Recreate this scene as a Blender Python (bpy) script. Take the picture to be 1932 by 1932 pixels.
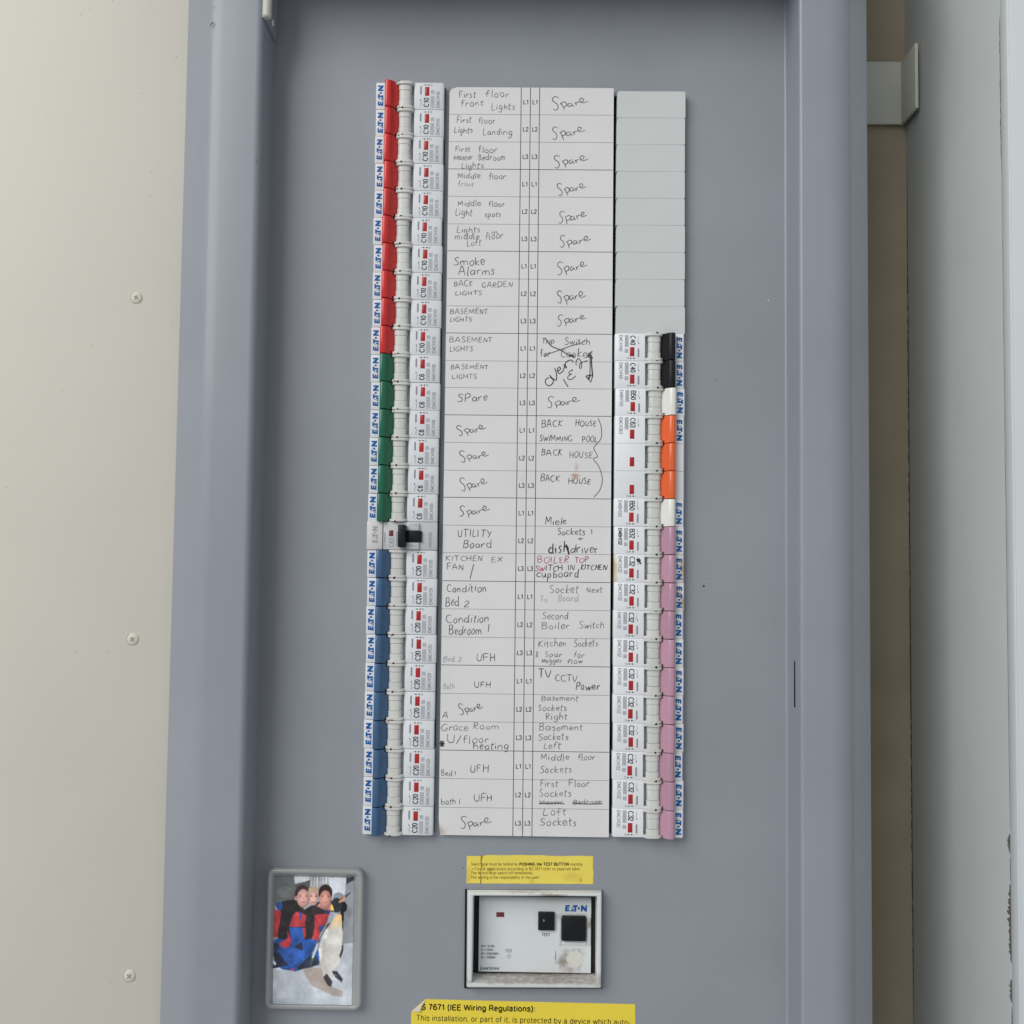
import bpy, bmesh, math, random
import numpy as np
from mathutils import Matrix, Vector

for o in list(bpy.data.objects): bpy.data.objects.remove(o)
SC = bpy.context.scene
COL = SC.collection
MM = 0.001

# ---------------------------------------------------------------- camera
PITCH, YAW, ROLL, DIST = 0.0504482, -0.0107616, 0.0115909, 652.76
def cam_axes(p, y, r):
    f = Vector((math.sin(y)*math.cos(p), math.cos(y)*math.cos(p), math.sin(p)))
    rt = Vector((math.cos(y), -math.sin(y), 0)); up = rt.cross(f)
    return (math.cos(r)*rt+math.sin(r)*up, -math.sin(r)*rt+math.cos(r)*up, f)
RT, UP, FW = cam_axes(PITCH, YAW, ROLL)
cd = bpy.data.cameras.new('camera'); cam = bpy.data.objects.new('camera', cd); COL.objects.link(cam)
cam.matrix_world = Matrix(((RT.x, UP.x, -FW.x, 0), (RT.y, UP.y, -FW.y, -DIST*MM), (RT.z, UP.z, -FW.z, 0), (0, 0, 0, 1)))
cd.sensor_width = 36; cd.lens = 36; cd.clip_start = 0.01; cd.clip_end = 60
SC.camera = cam

# ---------------------------------------------------------------- light: indoor daylight from a window up to the left, soft room light
w = bpy.data.worlds.new('World'); SC.world = w; w.use_nodes = True
bg = w.node_tree.nodes['Background']; bg.inputs['Color'].default_value = (0.96, 0.985, 1.0, 1); bg.inputs['Strength'].default_value = 0.40
def area(name, loc, target, sx, sy, power, col):
    l = bpy.data.lights.new(name, 'AREA'); l.shape = 'RECTANGLE'; l.size = sx; l.size_y = sy; l.energy = power; l.color = col
    o = bpy.data.objects.new(name, l); COL.objects.link(o); o.location = loc
    o.rotation_euler = (Vector(target)-Vector(loc)).to_track_quat('-Z', 'Y').to_euler(); return o
area('window_light', (-3.6, -4.5, 3.3), (0, 0, 0.0), 4.6, 4.6, 330, (1.0, 0.985, 0.96))
SC.view_settings.view_transform = 'Standard'; SC.view_settings.look = 'None'
SC.view_settings.exposure = 0.0; SC.view_settings.gamma = 1.0; SC.view_settings.use_curve_mapping = False
SC.render.engine = 'CYCLES'

# ---------------------------------------------------------------- measuring: the ray through a point of the picture (0..1932) met with a real plane, in mm
def ray(px, py):
    return RT*((px-966)/1932) + UP*((966-py)/1932) + FW
def at(px, py, h=0.0):              # plane parallel to the cover panel, h mm in front of it -> X, Z
    d = ray(px, py); t = (DIST-h)/d.y
    return d.x*t, d.z*t
def at_side(px, py, X):             # plane X = const -> h, Z
    d = ray(px, py); t = X/d.x
    return DIST-d.y*t, d.z*t

# ---------------------------------------------------------------- materials
def lin(c):
    return tuple(((v/255)/12.92 if v/255 <= .04045 else ((v/255+.055)/1.055)**2.4) for v in c)
MATS = {}
def mat(name, rgb, rough=.5, spec=.4, var=0.0, vscale=40, bump=0.0, bscale=900, coat=0.0, alpha=1.0, speck=None):
    m = bpy.data.materials.new(name); m.use_nodes = True; nt = m.node_tree; N = nt.nodes; L = nt.links
    p = N['Principled BSDF']; c = lin(rgb)+(1,)
    p.inputs['Base Color'].default_value = c; p.inputs['Roughness'].default_value = rough
    p.inputs['Specular IOR Level'].default_value = spec; p.inputs['Coat Weight'].default_value = coat
    p.inputs['Alpha'].default_value = alpha
    tc = N.new('ShaderNodeTexCoord'); out = None
    if var:
        n = N.new('ShaderNodeTexNoise'); n.inputs['Scale'].default_value = vscale; n.inputs['Detail'].default_value = 5
        L.new(tc.outputs['Object'], n.inputs['Vector'])
        r = N.new('ShaderNodeValToRGB'); e = r.color_ramp.elements
        e[0].position = .3; e[1].position = .7
        e[0].color = tuple(v*(1-var) for v in c[:3])+(1,); e[1].color = tuple(min(1, v*(1+var)) for v in c[:3])+(1,)
        L.new(n.outputs['Fac'], r.inputs['Fac']); out = r.outputs['Color']
        L.new(out, p.inputs['Base Color'])
        mr = N.new('ShaderNodeMapRange'); mr.inputs['To Min'].default_value = max(.05, rough-.08); mr.inputs['To Max'].default_value = min(1, rough+.1)
        L.new(n.outputs['Fac'], mr.inputs['Value']); L.new(mr.outputs['Result'], p.inputs['Roughness'])
    if speck:
        scale, thr, scol = speck
        v = N.new('ShaderNodeTexVoronoi'); v.inputs['Scale'].default_value = scale; L.new(tc.outputs['Object'], v.inputs['Vector'])
        n2 = N.new('ShaderNodeTexNoise'); n2.inputs['Scale'].default_value = scale*.35; L.new(tc.outputs['Object'], n2.inputs['Vector'])
        a = N.new('ShaderNodeMath'); a.operation = 'LESS_THAN'; a.inputs[1].default_value = thr; L.new(v.outputs['Distance'], a.inputs[0])
        b = N.new('ShaderNodeMath'); b.operation = 'GREATER_THAN'; b.inputs[1].default_value = .6; L.new(n2.outputs['Fac'], b.inputs[0])
        k = N.new('ShaderNodeMath'); k.operation = 'MULTIPLY'; L.new(a.outputs[0], k.inputs[0]); L.new(b.outputs[0], k.inputs[1])
        mx = N.new('ShaderNodeMix'); mx.data_type = 'RGBA'; L.new(k.outputs[0], mx.inputs['Factor'])
        if out: L.new(out, mx.inputs['A'])
        else: mx.inputs['A'].default_value = c
        mx.inputs['B'].default_value = lin(scol)+(1,); L.new(mx.outputs['Result'], p.inputs['Base Color'])
    if bump:
        n = N.new('ShaderNodeTexNoise'); n.inputs['Scale'].default_value = bscale; n.inputs['Detail'].default_value = 3
        L.new(tc.outputs['Object'], n.inputs['Vector'])
        b = N.new('ShaderNodeBump'); b.inputs['Strength'].default_value = bump; b.inputs['Distance'].default_value = .0004
        L.new(n.outputs['Fac'], b.inputs['Height']); L.new(b.outputs['Normal'], p.inputs['Normal'])
    MATS[name] = m; return m

def vary(name, amt):
    """no two mouldings of a colour are quite alike: each part gets its own slight shade"""
    m = MATS[name]; nt = m.node_tree; N = nt.nodes; L = nt.links; p = N['Principled BSDF']
    oi = N.new('ShaderNodeObjectInfo'); mr = N.new('ShaderNodeMapRange'); mr.inputs['To Min'].default_value = 1-amt; mr.inputs['To Max'].default_value = 1+amt*.6
    hs = N.new('ShaderNodeHueSaturation'); L.new(oi.outputs['Random'], mr.inputs['Value']); L.new(mr.outputs['Result'], hs.inputs['Value'])
    bc = p.inputs['Base Color']
    if bc.is_linked: L.new(bc.links[0].from_socket, hs.inputs['Color'])
    else: hs.inputs['Color'].default_value = bc.default_value
    L.new(hs.outputs['Color'], bc)
def stain(m, spots, col):
    """dirt of a fixed shape on a part: soft ragged blobs (object-space mm: x, z, rx, rz, strength)"""
    nt = m.node_tree; N = nt.nodes; L = nt.links; p = N['Principled BSDF']
    tc = N.new('ShaderNodeTexCoord'); nz = N.new('ShaderNodeTexNoise'); nz.inputs['Scale'].default_value = 330; nz.inputs['Detail'].default_value = 5
    L.new(tc.outputs['Object'], nz.inputs['Vector'])
    tot = None
    for (x, z, rx, rz, s) in spots:
        mp = N.new('ShaderNodeMapping'); mp.vector_type = 'POINT'
        mp.inputs['Scale'].default_value = (1/(rx*MM), 0.0, 1/(rz*MM)); mp.inputs['Location'].default_value = (-x/rx, 0, -z/rz)
        L.new(tc.outputs['Object'], mp.inputs['Vector'])
        ln = N.new('ShaderNodeVectorMath'); ln.operation = 'LENGTH'; L.new(mp.outputs['Vector'], ln.inputs[0])
        ad = N.new('ShaderNodeMath'); ad.operation = 'MULTIPLY_ADD'; ad.inputs[1].default_value = 1.3; L.new(nz.outputs['Fac'], ad.inputs[0]); L.new(ln.outputs['Value'], ad.inputs[2])
        mr = N.new('ShaderNodeMapRange'); mr.inputs['From Min'].default_value = 1.6; mr.inputs['From Max'].default_value = .75
        mr.inputs['To Min'].default_value = 0; mr.inputs['To Max'].default_value = s; L.new(ad.outputs[0], mr.inputs['Value'])
        if tot is None: tot = mr.outputs['Result']
        else:
            mm = N.new('ShaderNodeMath'); mm.operation = 'MAXIMUM'; L.new(tot, mm.inputs[0]); L.new(mr.outputs['Result'], mm.inputs[1]); tot = mm.outputs[0]
    mx = N.new('ShaderNodeMix'); mx.data_type = 'RGBA'; L.new(tot, mx.inputs['Factor'])
    bc = p.inputs['Base Color']
    if bc.is_linked: L.new(bc.links[0].from_socket, mx.inputs['A'])
    else: mx.inputs['A'].default_value = bc.default_value
    mx.inputs['B'].default_value = lin(col)+(1,)
    L.new(mx.outputs['Result'], bc); return m

mat('grey_paint', (145, 150, 158), .44, .4, var=.05, vscale=11, bump=.12, bscale=1100)
mat('grey_paint_frame', (144, 150, 159), .40, .4, var=.045, vscale=10, bump=.08, bscale=1000, coat=.22)
MATS['grey_paint_frame'].node_tree.nodes['Principled BSDF'].inputs['Coat Roughness'].default_value = .14
mat('dark_interior', (50, 50, 50), .8, .2)
mat('cream_paint', (208, 205, 194), .5, .35, var=.025, vscale=9, bump=.16, bscale=420, speck=(150, .055, (150, 146, 130)))
mat('cream_paint_dirty', (172, 165, 145), .6, .3)
mat('screw_slot', (150, 143, 126), .7, .3)
mat('bare_board', (158, 147, 126), .75, .2, var=.08, vscale=22, bump=.2, bscale=500)
mat('white_plaster', (192, 197, 196), .6, .3, var=.02, vscale=15, bump=.15, bscale=380)
mat('white_gloss', (206, 212, 214), .4, .4, var=.012, vscale=20, bump=.05, bscale=300)
mat('crack', (104, 103, 99), .9, .1, var=.3, vscale=700)
mat('bracket_steel', (196, 197, 188), .45, .4, var=.04, vscale=50)
mat('breaker_white', (227, 230, 234), .38, .45, var=.012, vscale=90, bump=.05, bscale=2200)
mat('breaker_aged', (214, 210, 198), .4, .45, var=.02, vscale=90)
mat('drum_white', (208, 209, 206), .36, .45, var=.015, vscale=200)
mat('old_white', (210, 210, 208), .42, .4, var=.015, vscale=90)
mat('old_grey', (196, 197, 199), .42, .4, var=.015, vscale=90)
mat('blank_white', (202, 206, 206), .5, .35, var=.015, vscale=60, bump=.06, bscale=1500)
mat('label_white', (228, 230, 234), .45, .4)
mat('toggle_red', (205, 44, 42), .25, .6, var=.05, vscale=120)
mat('toggle_green', (20, 104, 80), .25, .6, var=.05, vscale=120)
mat('toggle_blue', (62, 98, 138), .25, .6, var=.05, vscale=120)
mat('toggle_black', (24, 26, 30), .4, .25)
mat('toggle_white', (228, 228, 222), .25, .6)
mat('toggle_orange', (230, 102, 52), .25, .6, var=.03, vscale=120)
mat('toggle_lilac', (186, 144, 163), .25, .6, var=.03, vscale=120)
mat('window_red', (172, 36, 38), .3, .5, var=.08, vscale=400)
mat('window_maroon', (112, 48, 56), .3, .5)
mat('print_blue', (6, 92, 162), .5, .3)
mat('print_black', (46, 47, 52), .6, .2)
mat('print_grey', (140, 142, 150), .6, .2)
mat('print_soft', (160, 163, 172), .6, .2)
mat('print_tint', (194, 198, 207), .5, .3)
mat('hole_dark', (52, 46, 38), .9, .1)
mat('grime', (120, 96, 72), .8, .2)
mat('paper', (221, 220, 221), .75, .2, var=.03, vscale=26, bump=.05, bscale=700)
mat('paper_edge', (150, 148, 150), .8, .2)
mat('rule_dark', (88, 86, 88), .8, .1)
mat('rule_light', (150, 149, 152), .8, .1)
mat('ink_black', (58, 57, 62), .7, .2)
mat('ink_grey', (88, 87, 94), .7, .2)
mat('pencil', (114, 113, 120), .6, .3)
mat('pencil_faint', (160, 159, 164), .6, .3)
mat('ink_red', (172, 78, 92), .7, .2)
mat('sticker_yellow', (236, 216, 96), .5, .35, var=.03, vscale=60)
mat('sticker_yellow_new', (236, 214, 70), .42, .4, var=.02, vscale=40)
mat('sticker_back', (212, 202, 186), .7, .2)
mat('sticker_ink', (92, 76, 34), .7, .1)
mat('sticker_bold', (42, 38, 26), .7, .1)
mat('crease', (164, 136, 56), .7, .1)
mat('bezel_white', (214, 217, 218), .45, .4, var=.02, vscale=80)
mat('switch_white', (216, 221, 223), .42, .4, var=.015, vscale=60)
mat('worn_white', (216, 216, 208), .6, .3, var=.03, vscale=300)
mat('black_line', (22, 23, 25), .7, .2)
cp = bpy.data.materials.new('clear_plastic'); cp.use_nodes = True; MATS['clear_plastic'] = cp       # clear acrylic: see-through, a little cloudy, glossy at its edges
_n = cp.node_tree.nodes; _l = cp.node_tree.links; _n.remove(_n['Principled BSDF'])
_t = _n.new('ShaderNodeBsdfTransparent'); _t.inputs['Color'].default_value = (.97, .985, .98, 1)
_d = _n.new('ShaderNodeBsdfDiffuse'); _d.inputs['Color'].default_value = (.88, .91, .90, 1)
_g = _n.new('ShaderNodeBsdfGlossy'); _g.inputs['Roughness'].default_value = .12
_a = _n.new('ShaderNodeMixShader'); _a.inputs[0].default_value = .34; _l.new(_t.outputs[0], _a.inputs[1]); _l.new(_d.outputs[0], _a.inputs[2])
_f = _n.new('ShaderNodeFresnel'); _f.inputs['IOR'].default_value = 1.7
_b = _n.new('ShaderNodeMixShader'); _l.new(_f.outputs[0], _b.inputs[0]); _l.new(_a.outputs[0], _b.inputs[1]); _l.new(_g.outputs[0], _b.inputs[2])
_l.new(_b.outputs[0], _n['Material Output'].inputs['Surface'])
mat('red_spot', (120, 60, 50), .7, .2)
mat('scratch', (92, 96, 104), .7, .2)
mat('chip_white', (225, 228, 230), .6, .2)

for _k in ('toggle_red', 'toggle_green', 'toggle_blue', 'toggle_lilac', 'toggle_orange'): vary(_k, .09)
for _k, _v in (('breaker_white', .04), ('drum_white', .07), ('window_red', .10)): vary(_k, _v)
# ---------------------------------------------------------------- mesh building (mm: x right, z up, h towards the viewer)
class MB:
    def __init__(s): s.v = []; s.f = []; s.m = []
    def face(s, pts, mi=0):
        n = len(s.v); s.v += [(p[0], p[1], p[2]) for p in pts]; s.f.append(tuple(range(n, n+len(pts)))); s.m.append(mi)
    def mesh(s, vs, fs, mi=0):
        n = len(s.v); s.v += list(vs); s.f += [tuple(i+n for i in f) for f in fs]; s.m += [mi]*len(fs)
    def box(s, x0, x1, z0, z1, h0, h1, bev=0.0, mi=0, seg=2):
        bm = bmesh.new(); r = bmesh.ops.create_cube(bm, size=1)
        for v in bm.verts: v.co = Vector(((x0+x1)/2+v.co.x*(x1-x0), (z0+z1)/2+v.co.y*(z1-z0), (h0+h1)/2+v.co.z*(h1-h0)))
        if bev: bmesh.ops.bevel(bm, geom=bm.edges[:], offset=bev, segments=seg, affect='EDGES', profile=.5)
        s.take(bm, mi)
    def take(s, bm, mi=0):
        bm.verts.index_update(); s.mesh([tuple(v.co) for v in bm.verts], [tuple(v.index for v in f.verts) for f in bm.faces], mi); bm.free()
    def extrude_z(s, prof, z0, z1, mi=0, caps=True, bev=0.0):      # closed profile of (x, h) run along z
        bm = bmesh.new(); a = [bm.verts.new((x, z0, h)) for x, h in prof]; b = [bm.verts.new((x, z1, h)) for x, h in prof]
        n = len(prof)
        for i in range(n): bm.faces.new((a[i], a[(i+1) % n], b[(i+1) % n], b[i]))
        if caps:
            ca = bm.faces.new(a[::-1]); cb = bm.faces.new(b)
            if bev: bmesh.ops.bevel(bm, geom=list(ca.edges)+list(cb.edges), offset=bev, segments=2, affect='EDGES', profile=.5)
        bmesh.ops.recalc_face_normals(bm, faces=bm.faces[:]); s.take(bm, mi)
    def prism(s, poly, h0, h1, bev=0.0, mi=0):                     # polygon of (x, z) raised from h0 to h1
        bm = bmesh.new(); a = [bm.verts.new((x, z, h0)) for x, z in poly]; b = [bm.verts.new((x, z, h1)) for x, z in poly]; n = len(poly)
        for i in range(n): bm.faces.new((a[i], a[(i+1) % n], b[(i+1) % n], b[i]))
        t = bm.faces.new(b); bm.faces.new(a[::-1])
        if bev: bmesh.ops.bevel(bm, geom=list(t.edges), offset=bev, segments=2, affect='EDGES', profile=.5)
        bmesh.ops.recalc_face_normals(bm, faces=bm.faces[:]); s.take(bm, mi)
    def build(s, name, mats, parent=None, smooth=35, loc=None):
        me = bpy.data.meshes.new(name); me.from_pydata([(x*MM, -h*MM, z*MM) for x, z, h in s.v], [], s.f)
        for m in (mats if isinstance(mats, (list, tuple)) else [mats]): me.materials.append(MATS[m])
        me.polygons.foreach_set('material_index', s.m)
        bm = bmesh.new(); bm.from_mesh(me); bmesh.ops.remove_doubles(bm, verts=bm.verts, dist=1e-7)
        bmesh.ops.recalc_face_normals(bm, faces=bm.faces[:]) if smooth else None
        bm.to_mesh(me); bm.free(); me.update()
        if smooth:
            me.polygons.foreach_set('use_smooth', [True]*len(me.polygons)); me.set_sharp_from_angle(angle=math.radians(smooth))
        o = bpy.data.objects.new(name, me); COL.objects.link(o)
        if parent: o.parent = parent
        return o
def flat_build(mb, name, mats, parent=None):    # printing: every face must look at the viewer (or away, it is two sided)
    return mb.build(name, mats, parent, smooth=0)

def tag(o, label, cat, group=None, kind=None):
    if label: o['label'] = label
    if cat: o['category'] = cat
    if group: o['group'] = group
    if kind: o['kind'] = kind
    return o
def thing(name, label, cat, x=0, z=0, h=0, group=None, rot=0):
    o = bpy.data.objects.new(name, None); COL.objects.link(o); o.empty_display_size = .01
    o.location = (x*MM, -h*MM, z*MM); o.rotation_euler = (0, rot, 0)
    return tag(o, label, cat, group)

# ---------------------------------------------------------------- lettering
_tc = {}
def glyphs(s, bold=0.0):
    k = (s, bold)
    if k not in _tc:
        c = bpy.data.curves.new('t', 'FONT'); c.body = s; c.size = 1; c.offset = bold; c.resolution_u = 3
        o = bpy.data.objects.new('t', c); me = bpy.data.meshes.new_from_object(o)
        vs = [(v.co.x, v.co.y) for v in me.vertices]; fs = [tuple(p.vertices) for p in me.polygons]
        bpy.data.objects.remove(o); bpy.data.meshes.remove(me)
        xs = [v[0] for v in vs]; ys = [v[1] for v in vs]
        _tc[k] = (vs, fs, min(xs), max(xs), min(ys), max(ys))
    return _tc[k]
def put_text(mb, s, fn, h, mi=0, bold=0.0):
    """fn(tx, ty) with tx, ty in 0..1 over the text's own box -> x, z"""
    vs, fs, x0, x1, y0, y1 = glyphs(s, bold)
    mb.mesh([fn((x-x0)/(x1-x0), (y-y0)/(y1-y0))+(h,) for x, y in vs], fs, mi)
def up_box(u0, u1, v0, v1):        # text reading upwards: its baseline is the u1 side
    return lambda tx, ty: (u1-(u1-u0)*ty, v0+(v1-v0)*tx)
def flat_box(x0, x1, z0, z1):
    return lambda tx, ty: (x0+(x1-x0)*tx, z0+(z1-z0)*ty)
def poly_in(mb, fn, pts, h, mi=0): mb.face([fn(*p)+(h,) for p in pts], mi)
def logo(mb, fn, h, mi=0):
    """blue five letter word mark: block letters, the A only a split triangle, a round dot before N"""
    P = lambda *p: poly_in(mb, fn, p, h, mi)
    P((0, 0), (.045, 0), (.085, 1), (.04, 1)) if False else None
    P((.00, 0), (.085, 0), (.115, 1), (.03, 1))
    P((.085, 0), (.20, 0), (.206, .27), (.093, .27)); P((.098, .38), (.195, .38), (.2, .62), (.105, .62)); P((.107, .73), (.218, .73), (.224, 1), (.115, 1))
    P((.235, 0), (.31, 0), (.28, .40)); P((.315, 0), (.42, 0), (.385, .46), (.33, .46)); P((.29, .56), (.355, .56), (.355, .88))
    P((.37, .70), (.57, .70), (.58, 1), (.37, 1)); P((.425, 0), (.515, 0), (.515, .70), (.425, .70))
    P(*[(.63+.048*math.cos(a), .5+.23*math.sin(a)) for a in [i*math.pi/5 for i in range(10)]])
    P((.725, 0), (.80, 0), (.80, 1), (.725, 1)); P((.80, 1), (.80, .42), (.925, 0), (.925, .58)); P((.925, 0), (1, 0), (1, 1), (.925, 1))
def ribbon(mb, pts, width, h, mi=0, rise=.004):
    n = len(pts)
    if n < 2: return
    L = []; R = []
    for i in range(n):
        a = pts[max(0, i-1)]; b = pts[min(n-1, i+1)]; dx, dz = b[0]-a[0], b[1]-a[1]; l = math.hypot(dx, dz) or 1
        wv = width[i] if isinstance(width, list) else width
        nx, nz = -dz/l*wv/2, dx/l*wv/2
        hh = h+rise*i/n
        L.append((pts[i][0]+nx, pts[i][1]+nz, hh)); R.append((pts[i][0]-nx, pts[i][1]-nz, hh))
    mb.mesh(L+R, [(i, i+1, n+i+1, n+i) for i in range(n-1)], mi)
def smooth_line(p, k=5):
    if len(p) < 3:
        return [tuple(p[0][j]+(p[-1][j]-p[0][j])*t/3 for j in (0, 1)) for t in range(4)]
    out = []
    for i in range(len(p)-1):
        a, b, c, d = p[max(0, i-1)], p[i], p[i+1], p[min(len(p)-1, i+2)]
        for s in range(k):
            t = s/k
            out.append(tuple(.5*((2*b[j])+(-a[j]+c[j])*t+(2*a[j]-5*b[j]+4*c[j]-d[j])*t*t+(-a[j]+3*b[j]-3*c[j]+d[j])*t**3) for j in (0, 1)))
    return out+[tuple(p[-1])]

PR = {
'A': '66|0,0 33,100 66,0|13,34 53,34', 'B': '60|6,0 6,100 34,100|6,52 36,52|6,0 36,0|@34,76,20,24,-90,90|@36,26,24,26,-90,90', 'C': '68|@36,50,32,50,45,315', 'D': '64|6,0 6,100 28,100|6,0 28,0|@28,50,34,50,-90,90',
'E': '56|54,100 6,100 6,0 56,0|6,53 50,53', 'F': '52|52,100 6,100 6,0|6,52 44,52', 'G': '70|@36,50,32,50,45,320|62,18 62,48 38,48', 'H': '62|6,0 6,100|56,0 56,100|6,53 56,53', 'I': '14|7,0 7,100', 'K': '60|6,0 6,100|56,100 6,38|24,58 60,0', 'L': '50|6,100 6,0 50,0',
'M': '76|6,0 6,100 38,10 70,100 70,0', 'N': '62|6,0 6,100 56,0 56,100', 'O': '70|@35,50,31,50,0,360', 'P': '58|6,0 6,100 34,100|6,46 34,46|@34,73,22,27,-90,90', 'R': '62|6,0 6,100 34,100|6,48 34,48|@34,74,22,26,-90,90|36,48 60,0',
'S': '60|~56,80 46,96 30,100 12,94 5,76 14,60 30,52 48,44 56,26 46,6 30,0 12,6 3,24', 'T': '58|0,100 58,100|29,100 29,0', 'U': '62|6,100 6,28|@31,28,25,28,180,360|56,28 56,100', 'V': '60|0,100 30,0 60,100', 'W': '92|0,100 22,0 46,100 70,0 92,100', 'X': '58|0,0 58,100|0,100 58,0',
'0': '52|@26,50,22,50,0,360', '1': '34|4,76 22,100 22,0', '2': '52|~4,72 10,92 26,100 44,92 48,74 40,54 18,26 4,0|4,0 50,0', '3': '52|~4,80 12,96 26,100 44,92 46,74 38,58 22,54|~22,54 42,48 50,28 42,6 24,0 8,6 2,24', '4': '54|38,0 38,100 2,30 54,30',
'5': '52|46,100 12,100 6,50|~6,50 24,62 42,56 49,34 42,8 24,0 8,6 2,22', '6': '52|~46,80 38,96 26,100 10,84 4,50 8,14 26,0 44,12 48,34 40,56 26,62 10,52 5,36', '7': '50|2,100 48,100|~48,100 28,56 18,0', '8': '52|@26,76,20,24,0,360|@26,26,23,26,0,360', '9': '52|~6,20 14,4 26,0 42,16 48,50 44,86 26,100 8,88 4,66 12,44 26,38 42,48 47,64',
'a': '50|~6,58 14,70 26,72 40,66 42,50 42,12 48,0|~42,44 20,40 6,28 6,12 18,0 34,6 42,20', 'b': '52|6,100 6,0|@27,36,21,36,0,360', 'c': '48|@26,36,22,36,45,315', 'd': '52|46,100 46,0|@25,36,21,36,0,360', 'e': '50|4,38 46,38|@25,36,22,36,0,310', 'f': '28|~28,98 18,100 12,88 12,70 12,0|0,72 26,72',
'g': '52|46,72 46,-4|@25,36,21,36,0,360|@26,-6,20,22,180,360', 'h': '50|6,100 6,0|@25,50,19,22,0,180|44,50 44,0', 'i': '12|6,0 6,72|6,88 6,100', 'k': '46|6,100 6,0|42,72 6,32|18,44 46,0', 'l': '12|6,0 6,100', 'm': '76|6,72 6,0|@22,52,16,20,0,180|38,52 38,0|@54,52,16,20,0,180|70,52 70,0', 'n': '50|6,72 6,0|@25,50,19,22,0,180|44,50 44,0',
'o': '52|@26,36,22,36,0,360', 'p': '52|6,72 6,-28|@27,36,21,36,0,360', 'q': '52|46,72 46,-28|@25,36,21,36,0,360', 'r': '32|6,72 6,0|~6,48 14,66 32,70', 's': '46|~42,54 34,70 22,72 8,66 8,50 22,40 38,32 42,16 34,2 22,0 8,4 2,18', 't': '28|12,92 12,12|~12,12 16,0 28,2|0,72 26,72', 'u': '50|6,72 6,22|@25,22,19,22,180,360|44,72 44,0',
'v': '46|0,72 23,0 46,72', 'w': '70|0,72 17,0 35,72 53,0 70,72', 'x': '46|0,0 46,72|0,72 46,0', 'y': '46|0,72 23,4|46,72 20,-16 6,-28', '(': '26|~24,106 8,70 8,20 24,-24', ')': '26|~2,106 18,70 18,20 2,-24', ':': '14|7,0 7,12|7,58 7,70', '.': '14|7,0 7,12', ',': '14|8,8 4,-16', '-': '34|2,36 32,36', '/': '30|0,-6 30,104',
'=': '54|2,36 52,36|2,62 52,62', '!': '14|7,0 7,12|7,28 7,100', '"': '30|8,100 8,72|22,100 22,72', '~': '50|2,40 16,52 34,40 48,52', '>': '70|0,40 66,40|46,60 68,40 46,20',
}
def print_text(mb, s, fn, h, mi=0, wd=.3, sp=14):
    """even block lettering; fn maps 0..1 along the line and 0..1 from baseline to capital height"""
    lay = []; cx = 0
    for ch in s:
        if ch == ' ': cx += 34; continue
        w_, *st = PR[ch].split('|'); lay.append((cx, st)); cx += float(w_)+sp
    tot = cx-sp; n = 0
    for gx, st in lay:
        for k in st:
            if k[0] == '@':
                a, b, c, d, e, f = map(float, k[1:].split(',')); m = 14
                pts = [(a+c*math.cos(math.radians(e+(f-e)*i/m)), b+d*math.sin(math.radians(e+(f-e)*i/m))) for i in range(m+1)]
            else:
                pts = [tuple(map(float, q.split(','))) for q in k.lstrip('~').split()]
                if k[0] == '~': pts = smooth_line(pts, 4)
            n += 1
            P = [fn((gx+x)/tot, y/100) for x, y in pts]
            if k[0] in '@~': ribbon(mb, P, wd, h+.004*(n % 4), mi)
            else:
                for a, b in zip(P[:-1], P[1:]): ribbon(mb, [a, b], wd, h+.004*(n % 4), mi)

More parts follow.
